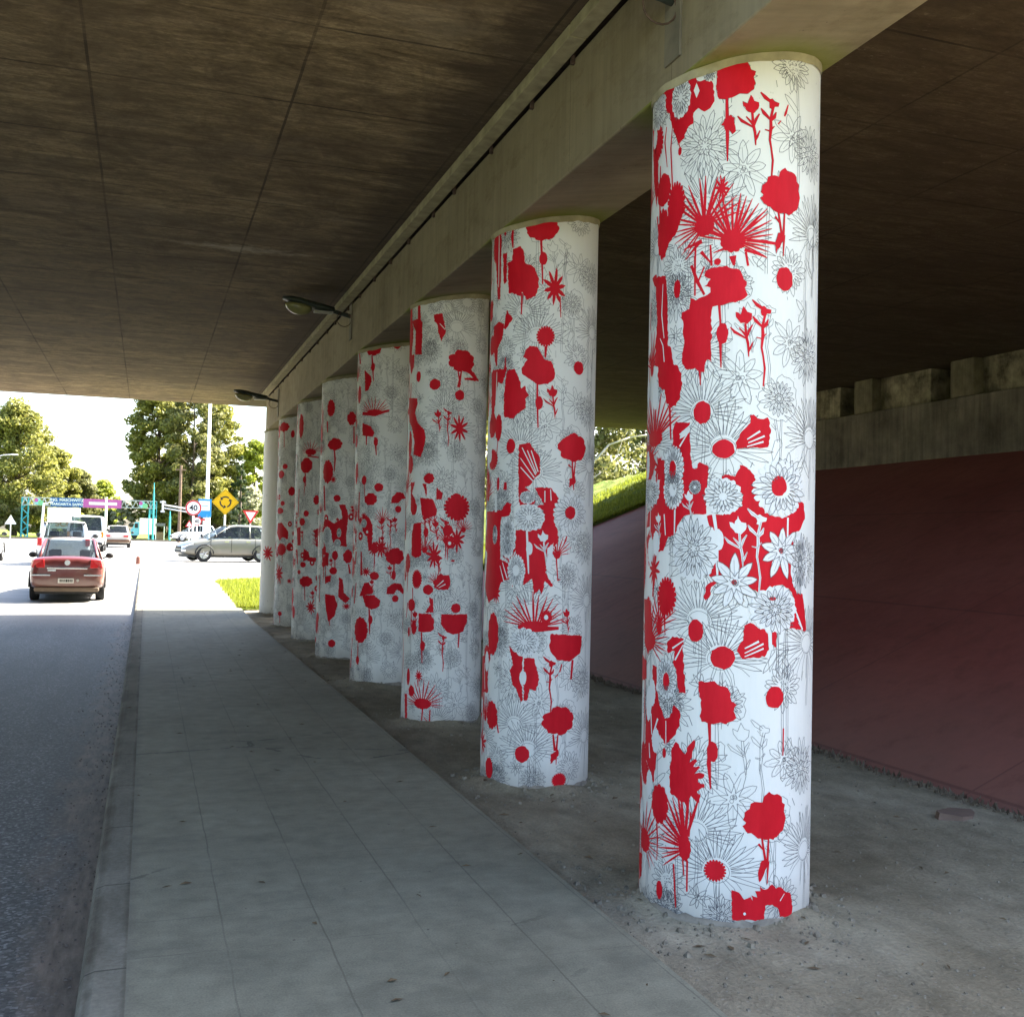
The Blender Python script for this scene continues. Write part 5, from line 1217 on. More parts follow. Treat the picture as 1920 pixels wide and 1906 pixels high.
# ------------------------------------------------------------------ cars
def make_car(name, L, W, H, kind, paint, label, cat, loc, rz, belt=0.92, group='cars at the crossing', deck=None, tail_c=None, dust=0.25):
    root = empty(name, loc, rz)
    tag(root, label, cat, group)
    hw = W / 2
    deck = deck or belt
    yr, yf = -L / 2, L / 2
    hood = belt - 0.10
    # y, half width low, half width belt, z bottom, z belt, z centre
    if kind == 'sedan':
        st = [(yr, .86, .80, .42, deck - .16, deck - .10), (yr + .06, .93, .86, .30, deck - .06, deck - .01), (yr + .25, .98, .92, .26, deck - .01, deck + .01), (yr + .70, 1, .96, .24, belt, deck + .02),
              (yr + 1.2, 1, .97, .22, belt, belt + .02), (0, 1, .975, .21, belt - .01, belt + .01), (yf - 1.35, 1, .96, .22, belt - .05, belt + .0),
              (yf - .9, 1, .95, .22, hood - .02, hood + .04), (yf - .35, .97, .90, .24, hood - .12, hood - .05), (yf - .06, .88, .78, .28, hood - .28, hood - .22), (yf, .80, .70, .36, hood - .36, hood - .33)]
        gh = [(yr + .62, belt + .0, .80, belt + .01), (yr + 1.28, H - .03, .66, H - .01), (yr + 1.8, H, .68, H + .012), (0.35, H - .005, .68, H + .012), (0.75, H - .05, .66, H - .03), (yf - 1.28, belt - .03, .80, belt - .01)]
    elif kind == 'hatch':
        st = [(yr, .90, .84, .40, .80, .82), (yr + .05, .96, .90, .30, belt - .04, belt), (yr + .2, 1, .95, .25, belt, belt + .01), (0, 1, .975, .21, belt - .01, belt + .01),
              (yf - 1.15, 1, .96, .22, belt - .05, belt), (yf - .75, 1, .95, .22, hood - .02, hood + .05), (yf - .32, .97, .90, .24, hood - .12, hood - .04), (yf - .06, .88, .78, .28, hood - .28, hood - .22), (yf, .80, .70, .36, hood - .36, hood - .33)]
        gh = [(yr + .10, belt + .0, .84, belt + .01), (yr + .42, H - .05, .72, H - .03), (yr + .9, H - .01, .72, H + .01), (yf - 2.2, H, .70, H + .012), (yf - 1.9, H - .05, .68, H - .03), (yf - 1.02, belt - .03, .82, belt - .01)]
    else:   # van
        st = [(yr, .97, .96, .34, belt - .02, belt), (yr + .05, 1, .98, .28, belt, belt + .01), (0, 1, .98, .24, belt, belt + .01), (yf - 1.3, 1, .97, .24, belt - .03, belt),
              (yf - .8, 1, .95, .24, belt - .14, belt - .06), (yf - .2, .95, .88, .26, belt - .34, belt - .26), (yf, .82, .74, .34, belt - .50, belt - .46)]
        gh = [(yr + .03, belt + .0, .96, belt + .01), (yr + .14, H - .06, .86, H - .03), (yr + .6, H, .86, H + .02), (yf - 2.0, H, .84, H + .02), (yf - 1.7, H - .06, .82, H - .03), (yf - .95, belt - .06, .88, belt - .04)]
    rings = []
    for (y, kl, kb, zb, zt, zc) in st:
        a, b_ = hw * kl, hw * kb
        zm = zb + (zt - zb) * 0.55
        half = [(a * .80, zb), (a * .97, zb + .05), (a, zb + (zt - zb) * .35), (a, zm), (b_ + (a - b_) * .35, zt - .05), (b_ * .93, zt), (b_ * .5, zc)]
        rings.append([(x, y, z) for x, z in half] + [(-x, y, z) for x, z in half[::-1]])
    b = MB(); b.loft(rings)
    body = b.build('body', paint, root, smooth=True)
    md = body.modifiers.new('sub', 'SUBSURF'); md.levels = md.render_levels = 1
    # greenhouse: glass loft
    rings = []
    for (y, z, k, zc) in gh:
        rings.append([(hw * k, y, z), (-hw * k, y, z)])
    b = MB()
    g = []
    for (y, z, k, zc) in gh:
        xb = hw * (.86 if kind != 'van' else .93)
        g.append(((xb, y), (hw * k, z)))
    # side glass as quads between belt and roof rail
    rail = [(hw * k, y, z) for (y, z, k, zc) in gh]
    basez = belt - .02
    def base_pt(y, s): return (s * hw * (.885 if kind != 'van' else .95), y, basez)
    for s in (1, -1):
        b = MB()
        for i in range(len(gh) - 1):
            y0, z0, k0, _ = gh[i]; y1, z1, k1, _ = gh[i + 1]
            b.quad(base_pt(y0, s), base_pt(y1, s), (s * hw * k1, y1, z1), (s * hw * k0, y0, z0))
        b.build('side_glass', M['glass'], root)
    def slope_glass(nm, i0, i1):
        b2 = MB(); y0, z0, k0, c0 = gh[i0]; y1, z1, k1, c1 = gh[i1]
        n = 6
        for i in range(n):
            t0, t1 = -1 + 2 * i / n, -1 + 2 * (i + 1) / n
            bow = lambda t: 0.06 * (1 - t * t)
            sg = -1 if nm == 'rear_window' else 1
            b2.quad((hw * k0 * t0, y0 + sg * bow(t0), z0), (hw * k0 * t1, y0 + sg * bow(t1), z0), (hw * k1 * t1, y1 + sg * bow(t1) * .6, z1 + .01), (hw * k1 * t0, y1 + sg * bow(t0) * .6, z1 + .01))
        return b2.build(nm, M['glass'], root, smooth=True)
    slope_glass('rear_window', 0, 1)
    slope_glass('windscreen', len(gh) - 1, len(gh) - 2)
    # roof panel
    b = MB(); rr = []
    for (y, z, k, zc) in gh[1:-1]:
        w = hw * k
        rr.append([(w + .012, y, z - .035), (w, y, z + .008), (w * .75, y, zc + .018), (0, y, zc + .032), (-w * .75, y, zc + .018), (-w, y, z + .008), (-w - .012, y, z - .035)])
    b.loft(rr, close=False, cap=False)
    b.build('roof', paint, root, smooth=True)
    # pillars
    n_ = len(gh)
    for s in (1, -1):
        for (i0, i1, r) in ((0, 1, .05 if kind == 'sedan' else .07), (n_ - 1, n_ - 2, .028)):
            y0, z0, k0, _ = gh[i0]; y1, z1, k1, _ = gh[i1]
            b = MB(); b.rod((s * hw * k0 * .99, y0, z0 - .04), (s * hw * k1 * .99, y1, z1), r, r * .8, 8); b.build('pillar', paint, root, smooth=True)
        ym = (gh[2][0] + gh[-3][0]) / 2 - 0.1
        b = MB(); b.rod((s * hw * .885, ym, belt - .03), (s * hw * gh[2][2], ym, H - .03), .032, .03, 6); b.build('pillar', paint, root, smooth=True)
        if kind == 'van':
            b = MB(); yy = gh[1][0] + 1.2; b.rod((s * hw * .95, yy, belt - .03), (s * hw * .86, yy, H - .03), .06, .05, 6); b.build('pillar', paint, root, smooth=True)
    # wheels
    for sx in (-1, 1):
        for yy in (yr + .78, yf - .82):
            t = MB()
            w = empty('wheel', (0, 0, 0)); w.parent = root; w.location = (sx * (hw - .11), yy, .31)
            prof = [(.10, .20), (.105, .27), (.085, .305), (0, .315), (-.085, .305), (-.105, .27), (-.10, .20)]
            rings = [[(x, r * math.cos(2 * PI * i / 28), r * math.sin(2 * PI * i / 28)) for i in range(28)] for x, r in prof]
            t.loft(rings, cap=False); t.build('tyre', M['tyre'], w, smooth=True)
            t = MB(); t.rod((-.06, 0, 0), (.06, 0, 0), .20, .20, 24)
            for q in range(5):
                a = q * 2 * PI / 5
                t.rod((sx * .075, .03 * math.cos(a), .03 * math.sin(a)), (sx * .082, .18 * math.cos(a), .18 * math.sin(a)), .03, .022, 6)
            t.build('rim', M['rim'], w)
            t = MB()
            # dark arch lining, proud of the body side
            pts = [(sx * (hw + .004), yy + .37 * math.cos(a), .31 + .37 * math.sin(a)) for a in [PI * q / 14 for q in range(15)]]
            t.tube(pts, .022, 6); t.build('wheel_arch', M['black'], root)
    # underside
    b = MB(); b.box(-hw * .82, hw * .82, yr + .15, yf - .2, .17, .30)
    b.build('underbody', M['black'], root)
    # mirrors
    for sx in (-1, 1):
        b = MB()
        ym = gh[-1][0] - .20
        rings = []
        for q in range(7):
            t = -1 + 2 * q / 6; r = math.sqrt(max(0.02, 1 - t * t))
            rings.append([(sx * (hw + .09) + t * .105, ym + .055 * r * math.cos(2 * PI * i / 12), belt + .07 + .075 * r * math.sin(2 * PI * i / 12)) for i in range(12)])
        b.loft(rings); b.rod((sx * (hw - .08), ym, belt + .0), (sx * (hw + .04), ym, belt + .05), .022, .018, 6)
        b.build('mirror', M['black'], root, smooth=True)
    # lights front
    for sx in (-1, 1):
        b = MB(); zt = hood - .24
        b.add([(sx * hw * .50, yf - .015, zt), (sx * hw * .80, yf - .10, zt + .02), (sx * hw * .93, yf - .38, zt + .12), (sx * hw * .90, yf - .42, zt - .02), (sx * hw * .76, yf - .06, zt - .12), (sx * hw * .50, yf + .0, zt - .10),
               (sx * hw * .50, yf - .10, zt), (sx * hw * .90, yf - .5, zt + .10), (sx * hw * .50, yf - .1, zt - .10)],
              [(0, 1, 4, 5), (1, 2, 3, 4), (0, 6, 7, 2, 1), (5, 4, 3, 7, 8)])
        b.build('headlight', M['lens'], root)
    b = MB(); b.box(-hw * .42, hw * .42, yf - .03, yf + .012, hood - .36, hood - .26)
    b.box(-hw * .55, hw * .55, yf - .02, yf + .016, .36, .46)
    b.build('grille', M['black'], root, bevel=.01)
    # rear seats / headrests / dashboard seen through the glass
    for sx in (-1, 1):
        for yy in (yf - 2.05, yr + 1.35 if kind == 'sedan' else yr + .95):
            b = MB(); b.box(sx * .36 - .13, sx * .36 + .13, yy, yy + .10, belt + .04, belt + .22); b.box(sx * .36 - .22, sx * .36 + .22, yy - .02, yy + .12, belt - .3, belt + .02)
            b.build('seat', M['seat'], root, bevel=.03)
    return root


red_paint = paint_mat('maroon_car_paint', (0.12, 0.022, 0.024), dust=0.6)
red_car = make_car('sedan_car', 4.35, 1.70, 1.44, 'sedan', red_paint, 'dusty maroon sedan seen from behind, driving out from under the bridge', 'car', (-1.66, 27.1, zg(26.0) - .01), 0.03, belt=.95, deck=1.04)
red_car.scale = (.91, .92, .94)
yr = -4.35 / 2
for sx in (-1, 1):
    b = MB()
    b.add([(sx * .52, yr - .012, .98), (sx * .74, yr + .02, .96), (sx * .79, yr + .06, .78), (sx * .50, yr - .02, .78),
           (sx * .52, yr + .1, .98), (sx * .80, yr + .30, .96), (sx * .83, yr + .30, .78), (sx * .50, yr + .1, .78)],
          [(0, 1, 2, 3), (0, 4, 5, 1), (1, 5, 6, 2), (2, 6, 7, 3), (0, 3, 7, 4)])
    b.build('tail_light', M['tail'], red_car, bevel=.01)
    b = MB(); b.box(sx * .58 - .21, sx * .58 + .21, yr - .022, yr + .02, .595, .625); b.build('bumper_trim', M['chrome'], red_car)
b = MB(); b.box(-.45, .45, yr - .035, yr + .01, .755, .785); b.build('chrome_strip', M['chrome'], red_car, bevel=.006)
b = MB(); b.disc((0, yr - .03, .90), (0, -1, 0), .062, 20); b.rod((0, yr - .032, .90), (0, yr + .05, .90), .062, .062, 20); b.build('badge', M['chrome'], red_car)
b = MB(); b.box(-.43, -.25, yr - .028, yr + .01, .70, .74); b.build('emblem', M['chrome'], red_car)
pl = MB(); pl.box(-.20, .15, yr - .030, yr + .01, .43, .54); plo = pl.build('number_plate', M['plate'], red_car, bevel=.006)
b = MB()
for k, x in enumerate((-.16, -.12, -.075, -.03, .02, .06, .10)):
    b.box(x, x + (.026 if k != 3 else .04), yr - .034, yr - .0305, .455, .515)
b.build('plate_marks', M['signink'], plo)
b = MB(); b.box(-.72, .72, yr + .01, yr + .2, .23, .33); b.build('bumper_base', simple('dusty_bumper', (0.16, 0.12, 0.09), 0.8), red_car, bevel=.03)
b = MB(); b.disc((.24, yr - .024, .49), (0, -1, 0), .032, 14); b.rod((.24, yr - .024, .49), (.24, yr + .02, .49), .032, .032, 14); b.build('reflector', M['lens'], red_car)
b = MB(); b.rod((0, -.75, 1.45), (0, -.95, 1.56), .006, .004, 6); b.build('antenna', M['black'], red_car)

white_paint = paint_mat('white_car_paint', (0.74, 0.74, 0.72), dust=0.3)
hatch = make_car('hatchback_car', 3.75, 1.66, 1.46, 'hatch', white_paint, 'white hatchback with seats showing through its rear window, just ahead of the maroon sedan', 'car', (-2.62, 40.2, zg(38.5)), 0.02)
for sx in (-1, 1):
    b = MB(); b.box(sx * .74 - .07, sx * .74 + .07, -1.90, -1.78, .66, .90); b.build('tail_light', M['tail'], hatch, bevel=.015)
b = MB(); b.box(-.26, .26, -1.905, -1.86, .62, .73); b.build('number_plate', M['plate'], hatch)
b = MB(); b.box(-.62, .62, -1.895, -1.86, .96, .985); b.box(-.66, .66, -1.60, -1.50, 1.405, 1.43); b.build('window_trim', M['black'], hatch)

van = make_car('van', 4.6, 1.80, 1.86, 'van', white_paint, 'tall white van with a wide rear window, between the hatchback and the farther sedan', 'van', (-3.0, 62.3, zg(60)), 0.0, belt=1.10)
for sx in (-1, 1):
    b = MB(); b.box(sx * .83 - .06, sx * .83 + .06, -2.35, -2.27, .75, 1.05); b.build('tail_light', M['amber'], van, bevel=.01)
b = MB(); b.box(-.26, .26, -2.34, -2.29, .60, .70); b.build('number_plate', M['plate'], van)
b = MB(); b.box(-.85, .85, -2.42, -2.27, .36, .50); b.build('rear_bumper', M['black'], van, bevel=.02)

tan_paint = paint_mat('pale_tan_car_paint', (0.52, 0.46, 0.40), dust=0.7)
sed2 = make_car('sedan_car', 4.3, 1.66, 1.42, 'sedan', tan_paint, 'boxy pale sedan with a brown dirty bumper, farthest right in the queue', 'car', (-1.80, 76.0, zg(74)), 0.0, belt=.93, deck=.96)
for sx in (-1, 1):
    b = MB(); b.box(sx * .58 - .17, sx * .58 + .17, -2.175, -2.10, .70, .82); b.build('tail_light', M['tail'], sed2, bevel=.01)
b = MB(); b.box(-.26, .26, -2.175, -2.12, .68, .79); b.build('number_plate', M['plate'], sed2)
b = MB(); b.box(-.80, .80, -2.22, -2.05, .36, .54); b.build('bumper', simple('brown_bumper', (0.13, 0.07, 0.04), 0.7), sed2, bevel=.02)

silver_paint = paint_mat('silver_car_paint', (0.13, 0.13, 0.105), 0.3, dust=0.6)
silver = make_car('hatchback_car', 3.95, 1.68, 1.47, 'hatch', silver_paint, 'silver five door hatchback crossing from right to left in front of the road signs', 'car', (3.15, 45.6, zg(44.5) + .02), math.radians(104), belt=.96)
b = MB()
for sx in (-1, 1):
    for yy in (-.95, .05, .9): b.box(sx * .842 - .006, sx * .842 + .006, yy, yy + .012, .38, .93)
b.build('door_seam', M['black'], silver)
for sx in (-1, 1):
    for yy in (-.35, .55):
        b = MB(); b.box(sx * .85 - .015, sx * .85 + .015, yy - .38, yy - .20, .80, .83); b.build('door_handle', M['chrome'], silver)
    b = MB(); b.box(sx * .62 - .2, sx * .62 + .15, 1.90, 1.99, .40, .48); b.build('fog_light', M['lens'], silver)

edge_car = make_car('sedan_car', 4.2, 1.68, 1.43, 'sedan', white_paint, 'white car at the left edge of the picture, mostly cut off', 'car', (-5.74, 41.5, zg(40)), 0.0, belt=.93)
far_car = make_car('hatchback_car', 3.8, 1.66, 1.45, 'hatch', white_paint, 'small white car with a dark window beyond the speed limit sign', 'car', (3.9, 98.0, zg(98) + .22), math.radians(100), belt=.90)

# small truck in the distance
tr = empty('box_truck', (-.38, 141, zg(140)))
tag(tr, 'distant truck with a light blue cab and plain white box body', 'truck')
b = MB(); b.box(-.45, 1.50, -1.0, 3.2, .55, 2.55); b.build('box_body', M['white'], tr, bevel=.04)
b = MB()
prof = [(-.5, .45), (-.5, 2.05), (-.95, 2.05), (-1.2, 1.35), (-1.42, 1.2), (-1.45, .45)]
n = len(prof)
b.add([(x, -.9, z) for x, z in prof] + [(x, .9, z) for x, z in prof], [tuple(range(n)), tuple(range(n, 2 * n))[::-1]] + [(i, (i + 1) % n, n + (i + 1) % n, n + i) for i in range(n)])
cab = b.build('cab', simple('light_blue_cab', (0.16, 0.42, 0.58), 0.4), tr, bevel=.03)
b = MB(); b.box(-1.0, -.62, -.915, -.90, 1.35, 1.9); b.build('window', M['black'], cab)
for x in (-1.0, 1.0):
    for y in (-.75, .75):
        b = MB(); b.rod((x, y - .12, .38), (x, y + .12, .38), .38, .38, 20); b.build('wheel', M['tyre'], tr)

# kerb stub post standing on the far pavement corner
b = MB(); b.rod((0, 0, 0), (0, 0, .26), .085, .07, 10); b.rod((0, 0, .26), (0, 0, .29), .07, .03, 10)
o = b.build('kerb_post', simple('red_brown_post', (0.19, 0.07, 0.05), 0.8), None); o.location = (-.25, 41, zg(41))
tag(o, 'short red brown post stub standing alone on the sunlit road', 'post')

# ------------------------------------------------------------------ road signs
def pole(h, r, parent, mat, name='pole', base=None):
    b = MB(); b.rod((0, 0, -.1), (0, 0, h), r, r * .85, 14)
    if base: b.rod((0, 0, -.1), (0, 0, base[0]), base[1], base[1] * .95, 16)
    return b.build(name, mat, parent, smooth=False)


def speed_sign(loc, r, h, label, group=None):
    s = empty('speed_limit_sign', loc); tag(s, label, 'road sign', group)
    pole(h, .045 if r > .3 else .035, s, M['white'])
    b = MB(); b.rod((0, -.062, h), (0, -.056, h), r, r, 36); pf = b.build('sign_plate', M['white'], s)
    b = MB()
    n = 40
    for k in range(n):
        a0, a1 = 2 * PI * k / n, 2 * PI * (k + 1) / n
        ri, ro = r * .80, r * .985
        b.quad((ri * math.cos(a0), -.066, h + ri * math.sin(a0)), (ro * math.cos(a0), -.066, h + ro * math.sin(a0)), (ro * math.cos(a1), -.066, h + ro * math.sin(a1)), (ri * math.cos(a1), -.066, h + ri * math.sin(a1)))
    b.build('red_ring', M['signred'], pf)
    text_part('numerals', '40', r * 1.0, M['signink'], pf, (0, -.070, h - .01), ext=.002, bold=r * .018)
    return s


speed_sign((1.97, 50, zs(50)), .35, 2.73 - zs(50), 'larger round white speed limit sign reading 40, in front of the lamp post', 'speed limit signs')
speed_sign((2.50, 58.5, zg(58)), .24, 2.22 - zg(58), 'smaller round sign reading 40, lower and behind the larger one', 'speed limit signs')

# roundabout warning diamond
s = empty('roundabout_sign', (3.35, 50, zs(50))); tag(s, 'yellow diamond sign with three black arrows in a circle', 'road sign')
hz = 3.04 - zs(50)
pole(hz, .045, s, M['white'])
b = MB(); q = .60
b.add([(0, -.07, hz - q), (q, -.07, hz), (0, -.07, hz + q), (-q, -.07, hz), (0, -.06, hz - q), (q, -.06, hz), (0, -.06, hz + q), (-q, -.06, hz)],
      [(0, 1, 2, 3), (7, 6, 5, 4), (0, 4, 5, 1), (1, 5, 6, 2), (2, 6, 7, 3), (3, 7, 4, 0)])
dp = b.build('sign_plate', M['yellow'], s)
for k in range(3):
    b = MB()
    a0 = math.radians(100 + 120 * k + 30); span = math.radians(80)
    ri, ro = .20, .262
    n = 10
    for i in range(n):
        t0, t1 = a0 - span * i / n, a0 - span * (i + 1) / n
        b.quad((ri * math.cos(t0), -.074, hz + ri * math.sin(t0)), (ri * math.cos(t1), -.074, hz + ri * math.sin(t1)), (ro * math.cos(t1), -.074, hz + ro * math.sin(t1)), (ro * math.cos(t0), -.074, hz + ro * math.sin(t0)))
    te = a0 + math.radians(2)
    b.add([(.14 * math.cos(te), -.0745, hz + .14 * math.sin(te)), (.325 * math.cos(te), -.0745, hz + .325 * math.sin(te)), (.232 * math.cos(te + .50), -.0745, hz + .232 * math.sin(te + .50))], [(0, 1, 2)])
    b.build('arrow', M['signink'], dp)
# thin dark border line
b = MB(); qi, qo = .53, .55
c = [(0, -1), (1, 0), (0, 1), (-1, 0)]
for i in range(4):
    a, d = c[i], c[(i + 1) % 4]
    b.quad((a[0] * qi, -.0735, hz + a[1] * qi), (a[0] * qo, -.0735, hz + a[1] * qo), (d[0] * qo, -.0735, hz + d[1] * qo), (d[0] * qi, -.0735, hz + d[1] * qi))
b.build('border_line', simple('dark_yellow_line', (0.32, 0.19, 0.01), .6), dp)


def tri_sign(loc, h, r, down, label, name='yield_sign', inner=None, rim=None):
    s = empty(name, loc); tag(s, label, 'road sign')
    pole(h, .035, s, M['steel'])
    sg = -1 if down else 1
    def tri(rr, y): return [(rr * math.sin(2 * PI * k / 3) * 1.0, y, h + sg * rr * math.cos(2 * PI * k / 3)) for k in range(3)]
    b = MB(); b.add(tri(r, -.05) + tri(r, -.044), [(0, 1, 2), (5, 4, 3), (0, 3, 4, 1), (1, 4, 5, 2), (2, 5, 3, 0)])
    pf = b.build('sign_plate', rim or M['signred'], s)
    b = MB(); b.add(tri(r * .62, -.054), [(0, 1, 2)]); b.build('sign_face', inner or M['white'], pf)
    return s


tri_sign((5.38, 60, zg(60)), 2.66 - zg(60), .50, True, 'give way triangle pointing down, white with a red border')
tri_sign((2.10, 58, zg(58)), 2.04 - zg(58), .24, False, 'small red triangle sign left of the smaller 40 sign', 'warning_sign')
tri_sign((-8.78, 80, zg(80)), 2.15 - zg(80), .42, False, 'white triangle sign by the left roadside below the trees', 'warning_sign', rim=M['white'])

# street pole with lamp arm, side arm and stop board
s = empty('street_pole', (3.17, 62, zg(62))); tag(s, 'tall white street lamp pole behind the blue and white board, with a sideways arm', 'street lamp')
pole(9.1, .10, s, M['white'], base=(2.3, .21))
b = MB(); b.tube([(0, 0, 8.5), (-.3, 0, 8.75), (-1.2, 0, 8.85), (-2.0, 0, 8.9)], .05, 8); ar = b.build('lamp_arm', M['white'], s)
b = MB(); b.box(-2.5, -1.9, -.12, .12, 8.84, 8.96); b.build('lamp_head', M['steel'], s, bevel=.03)
b = MB(); b.rod((-.1, -.05, 2.30), (-2.35, -.05, 2.62), .045, .04, 8); b.rod((-.1, -.05, 2.12), (-2.35, -.05, 2.45), .04, .035, 8)
b.rod((-2.35, -.05, 2.20), (-2.35, -.05, 2.85), .05, .05, 8); b.box(-2.50, -2.20, -.09, -.01, 2.72, 2.82); b.box(-2.46, -2.24, -.09, -.01, 2.20, 2.30)
b.build('side_arm', M['steel'], s)
b = MB(); b.box(-.48, .22, -.20, -.14, 1.98, 3.0); bd = b.build('stop_board', M['signblue'], s, bevel=.01)
b = MB(); b.box(-.44, .14, -.206, -.201, 2.36, 2.90); wp = b.build('white_panel', M['white'], bd)
b = MB(); b.box(-.36, .06, -.210, -.207, 2.60, 2.635); b.build('text_line', M['signblue'], wp)
b = MB(); b.box(-.40, -.36, -.26, -.24, 1.86, 2.06); b.box(-.62, -.10, -.26, -.24, 1.80, 1.90); b.box(-.55, -.2, -.264, -.261, 1.83, 1.87); b.build('small_red_board', M['signred'], s)

# teal flag poles, wooden pole, pale poles
for (x, y, h, r, lab, mt) in ((.70, 130, 6.6, .11, 'thick teal pole with a pale tip beside the distant truck', 'teal'), (.25, 132, 3.6, .07, 'short thin teal post left of the thick teal pole', 'teal'), (2.45, 125, 3.3, .12, 'teal post standing before the trees right of the distant booth', 'teal')):
    b = MB(); b.rod((0, 0, -.2), (0, 0, h * .82), r, r * .9, 10); b.rod((0, 0, h * .82), (0, 0, h), r * .55, r * .4, 10)
    o = b.build('teal_post', M[mt]); o.location = (x, y, zg(y)); tag(o, lab, 'post', 'teal posts at the crossing')
b = MB(); b.rod((0, 0, -.2), (0, 0, 7.6), .17, .12, 10); b.box(-.5, .5, -.05, .05, 7.1, 7.22)
o = b.build('utility_pole', M['wood']); o.location = (3.05, 110, zg(110)); tag(o, 'brown wooden utility pole in front of the right hand trees', 'utility pole')
b = MB(); b.rod((0, 0, -.2), (0, 0, 4.7), .16, .12, 10)
o = b.build('banner_post', M['white']); o.location = (-4.35, 128, zg(128)); tag(o, 'white post crossing in front of the pink banner', 'post')
b = MB(); b.rod((0, 0, -.2), (-.0, 0, 3.7), .14, .10, 8); b.rod((0, 0, 3.6), (.9, 0, 3.9), .05, .04, 6)
o = b.build('leaning_post', M['white']); o.location = (-10.3, 120, zg(120)); o.rotation_euler = (0, 0.05, 0); tag(o, 'slightly leaning pale post between the gantry tower and the white billboard', 'post')
s = empty('street_lamp', (-14.3, 118, zg(118))); tag(s, 'grey street lamp at the left edge before the tall trees', 'street lamp')
pole(8.3, .09, s, M['steel'])
b = MB(); b.tube([(0, 0, 8.2), (.5, 0, 8.35), (1.3, 0, 8.45)], .05, 8); b.build('lamp_arm', M['steel'], s)
b = MB(); b.box(1.2, 1.8, -.1, .1, 8.38, 8.50); b.build('lamp_head', M['white'], s, bevel=.03)

# booth
s = empty('roadside_booth', (1.55, 135, zg(135))); tag(s, 'small dark roofed stand on posts beside the distant truck', 'booth')
b = MB(); b.box(-.55, .55, -.5, .5, 1.6, 1.95); b.build('roof', simple('grey_awning', (0.12, 0.12, 0.14), .7), s, bevel=.02)
for x in (-.48, .48):
    b = MB(); b.box(x - .05, x + .05, -.45, -.35, -.1, 1.6); b.build('post', M['white'], s)
b = MB(); b.box(-.42, .42, -.3, .3, 0, .9); b.build('counter', M['wood'], s)

# ------------------------------------------------------------------ banner gantry
g = empty('banner_gantry', (0, 150, zg(150))); tag(g, 'teal steel lattice gantry spanning the road with a blue and a pink banner', 'gantry')
z0, z1 = 4.0, 4.95
def lattice(x0, x1, za, zb, dep, nbay, vertical=False):
    b = MB(); r = .045
    for sy in (-dep, dep):
        if vertical:
            for x in (x0, x1): b.rod((x, sy, za), (x, sy, zb), .06, .06, 6)
            for k in range(nbay):
                a, c_ = za + (zb - za) * k / nbay, za + (zb - za) * (k + 1) / nbay
                b.rod((x0 if k % 2 else x1, sy, a), (x1 if k % 2 else x0, sy, c_), r, r, 5)
        else:
            for z in (za, zb): b.rod((x0, sy, z), (x1, sy, z), .06, .06, 6)
            for k in range(nbay):
                a, c_ = x0 + (x1 - x0) * k / nbay, x0 + (x1 - x0) * (k + 1) / nbay
                b.rod((a, sy, za), ((a + c_) / 2, sy, zb), r, r, 5); b.rod(((a + c_) / 2, sy, zb), (c_, sy, za), r, r, 5)
    return b
for x in (-15.2, .45):
    lattice(x, x + .75, -.2, 5.0, .35, 7, True).build('tower', M['teal'], g)
lattice(-15.2, 1.2, z0, z1, .35, 22).build('truss', M['steel'], g)
b = MB(); b.box(-11.8, -7.92, -.46, -.42, z0 - .12, z1 + .10); b1 = b.build('blue_banner', M['navy'], g)
text_part('banner_text', 'ING. MASCHWITZ', .50, M['white'], b1, (-9.86, -.47, z0 + .74), bold=.012)
text_part('banner_text', 'MARGARITA SAPPO', .45, M['white'], b1, (-9.86, -.47, z0 + .20), bold=.012)
b = MB(); b.box(-7.9, -3.2, -.46, -.42, z0 - .14, z1 + .06); b2 = b.build('pink_banner', M['pink'], g)
b = MB(); b.box(-7.2, -3.75, -.468, -.462, z0 + .24, z0 + .62); b.build('white_stripe', M['white'], b2)
for x in (-13.3, -.6):
    b = MB()
    b.disc((x, -.47, z0 + .45), (0, -1, 0), .42, 20, 0)
    b.disc((x + .35, -.475, z0 + .30), (0, -1, 0), .34, 20, 1)
    b.disc((x - .2, -.48, z0 + .62), (0, -1, 0), .24, 20, 2)
    b.build('emblem', [simple('pale_aqua', (0.25, 0.55, 0.60), .6), simple('light_green', (0.20, 0.50, 0.28), .6), M['pink']], g)

# billboard
s = empty('billboard', (-9.3, 138, zg(138))); tag(s, 'blank white billboard with orange lettering along its foot, under the blue banner', 'billboard')
b = MB(); b.box(-1.9, 1.75, -.06, .06, 2.15, 3.55); b.build('panel', M['white'], s, bevel=.02)
b = MB(); b.box(-1.9, 1.4, -.06, .06, 1.05, 2.13); lp = b.build('lower_panel', M['white'], s)
text_part('lettering', 'SCO', 1.0, simple('orange_lettering', (0.55, 0.25, 0.10), .6), lp, (0, -.07, 1.62), bold=.02)
for x in (-1.5, 1.3):
    b = MB(); b.rod((x, .1, -.2), (x, .1, 2.2), .08, .08, 8); b.build('post', M['steel'], s)

# far median kerb
b = MB(); b.box(-40, 30, 115.8, 116.1, zg(116) - .1, zg(116) + .16)
tag(b.build('far_kerb', simple('dull_kerb', (0.16, 0.13, 0.09), .9), None), kind='structure')

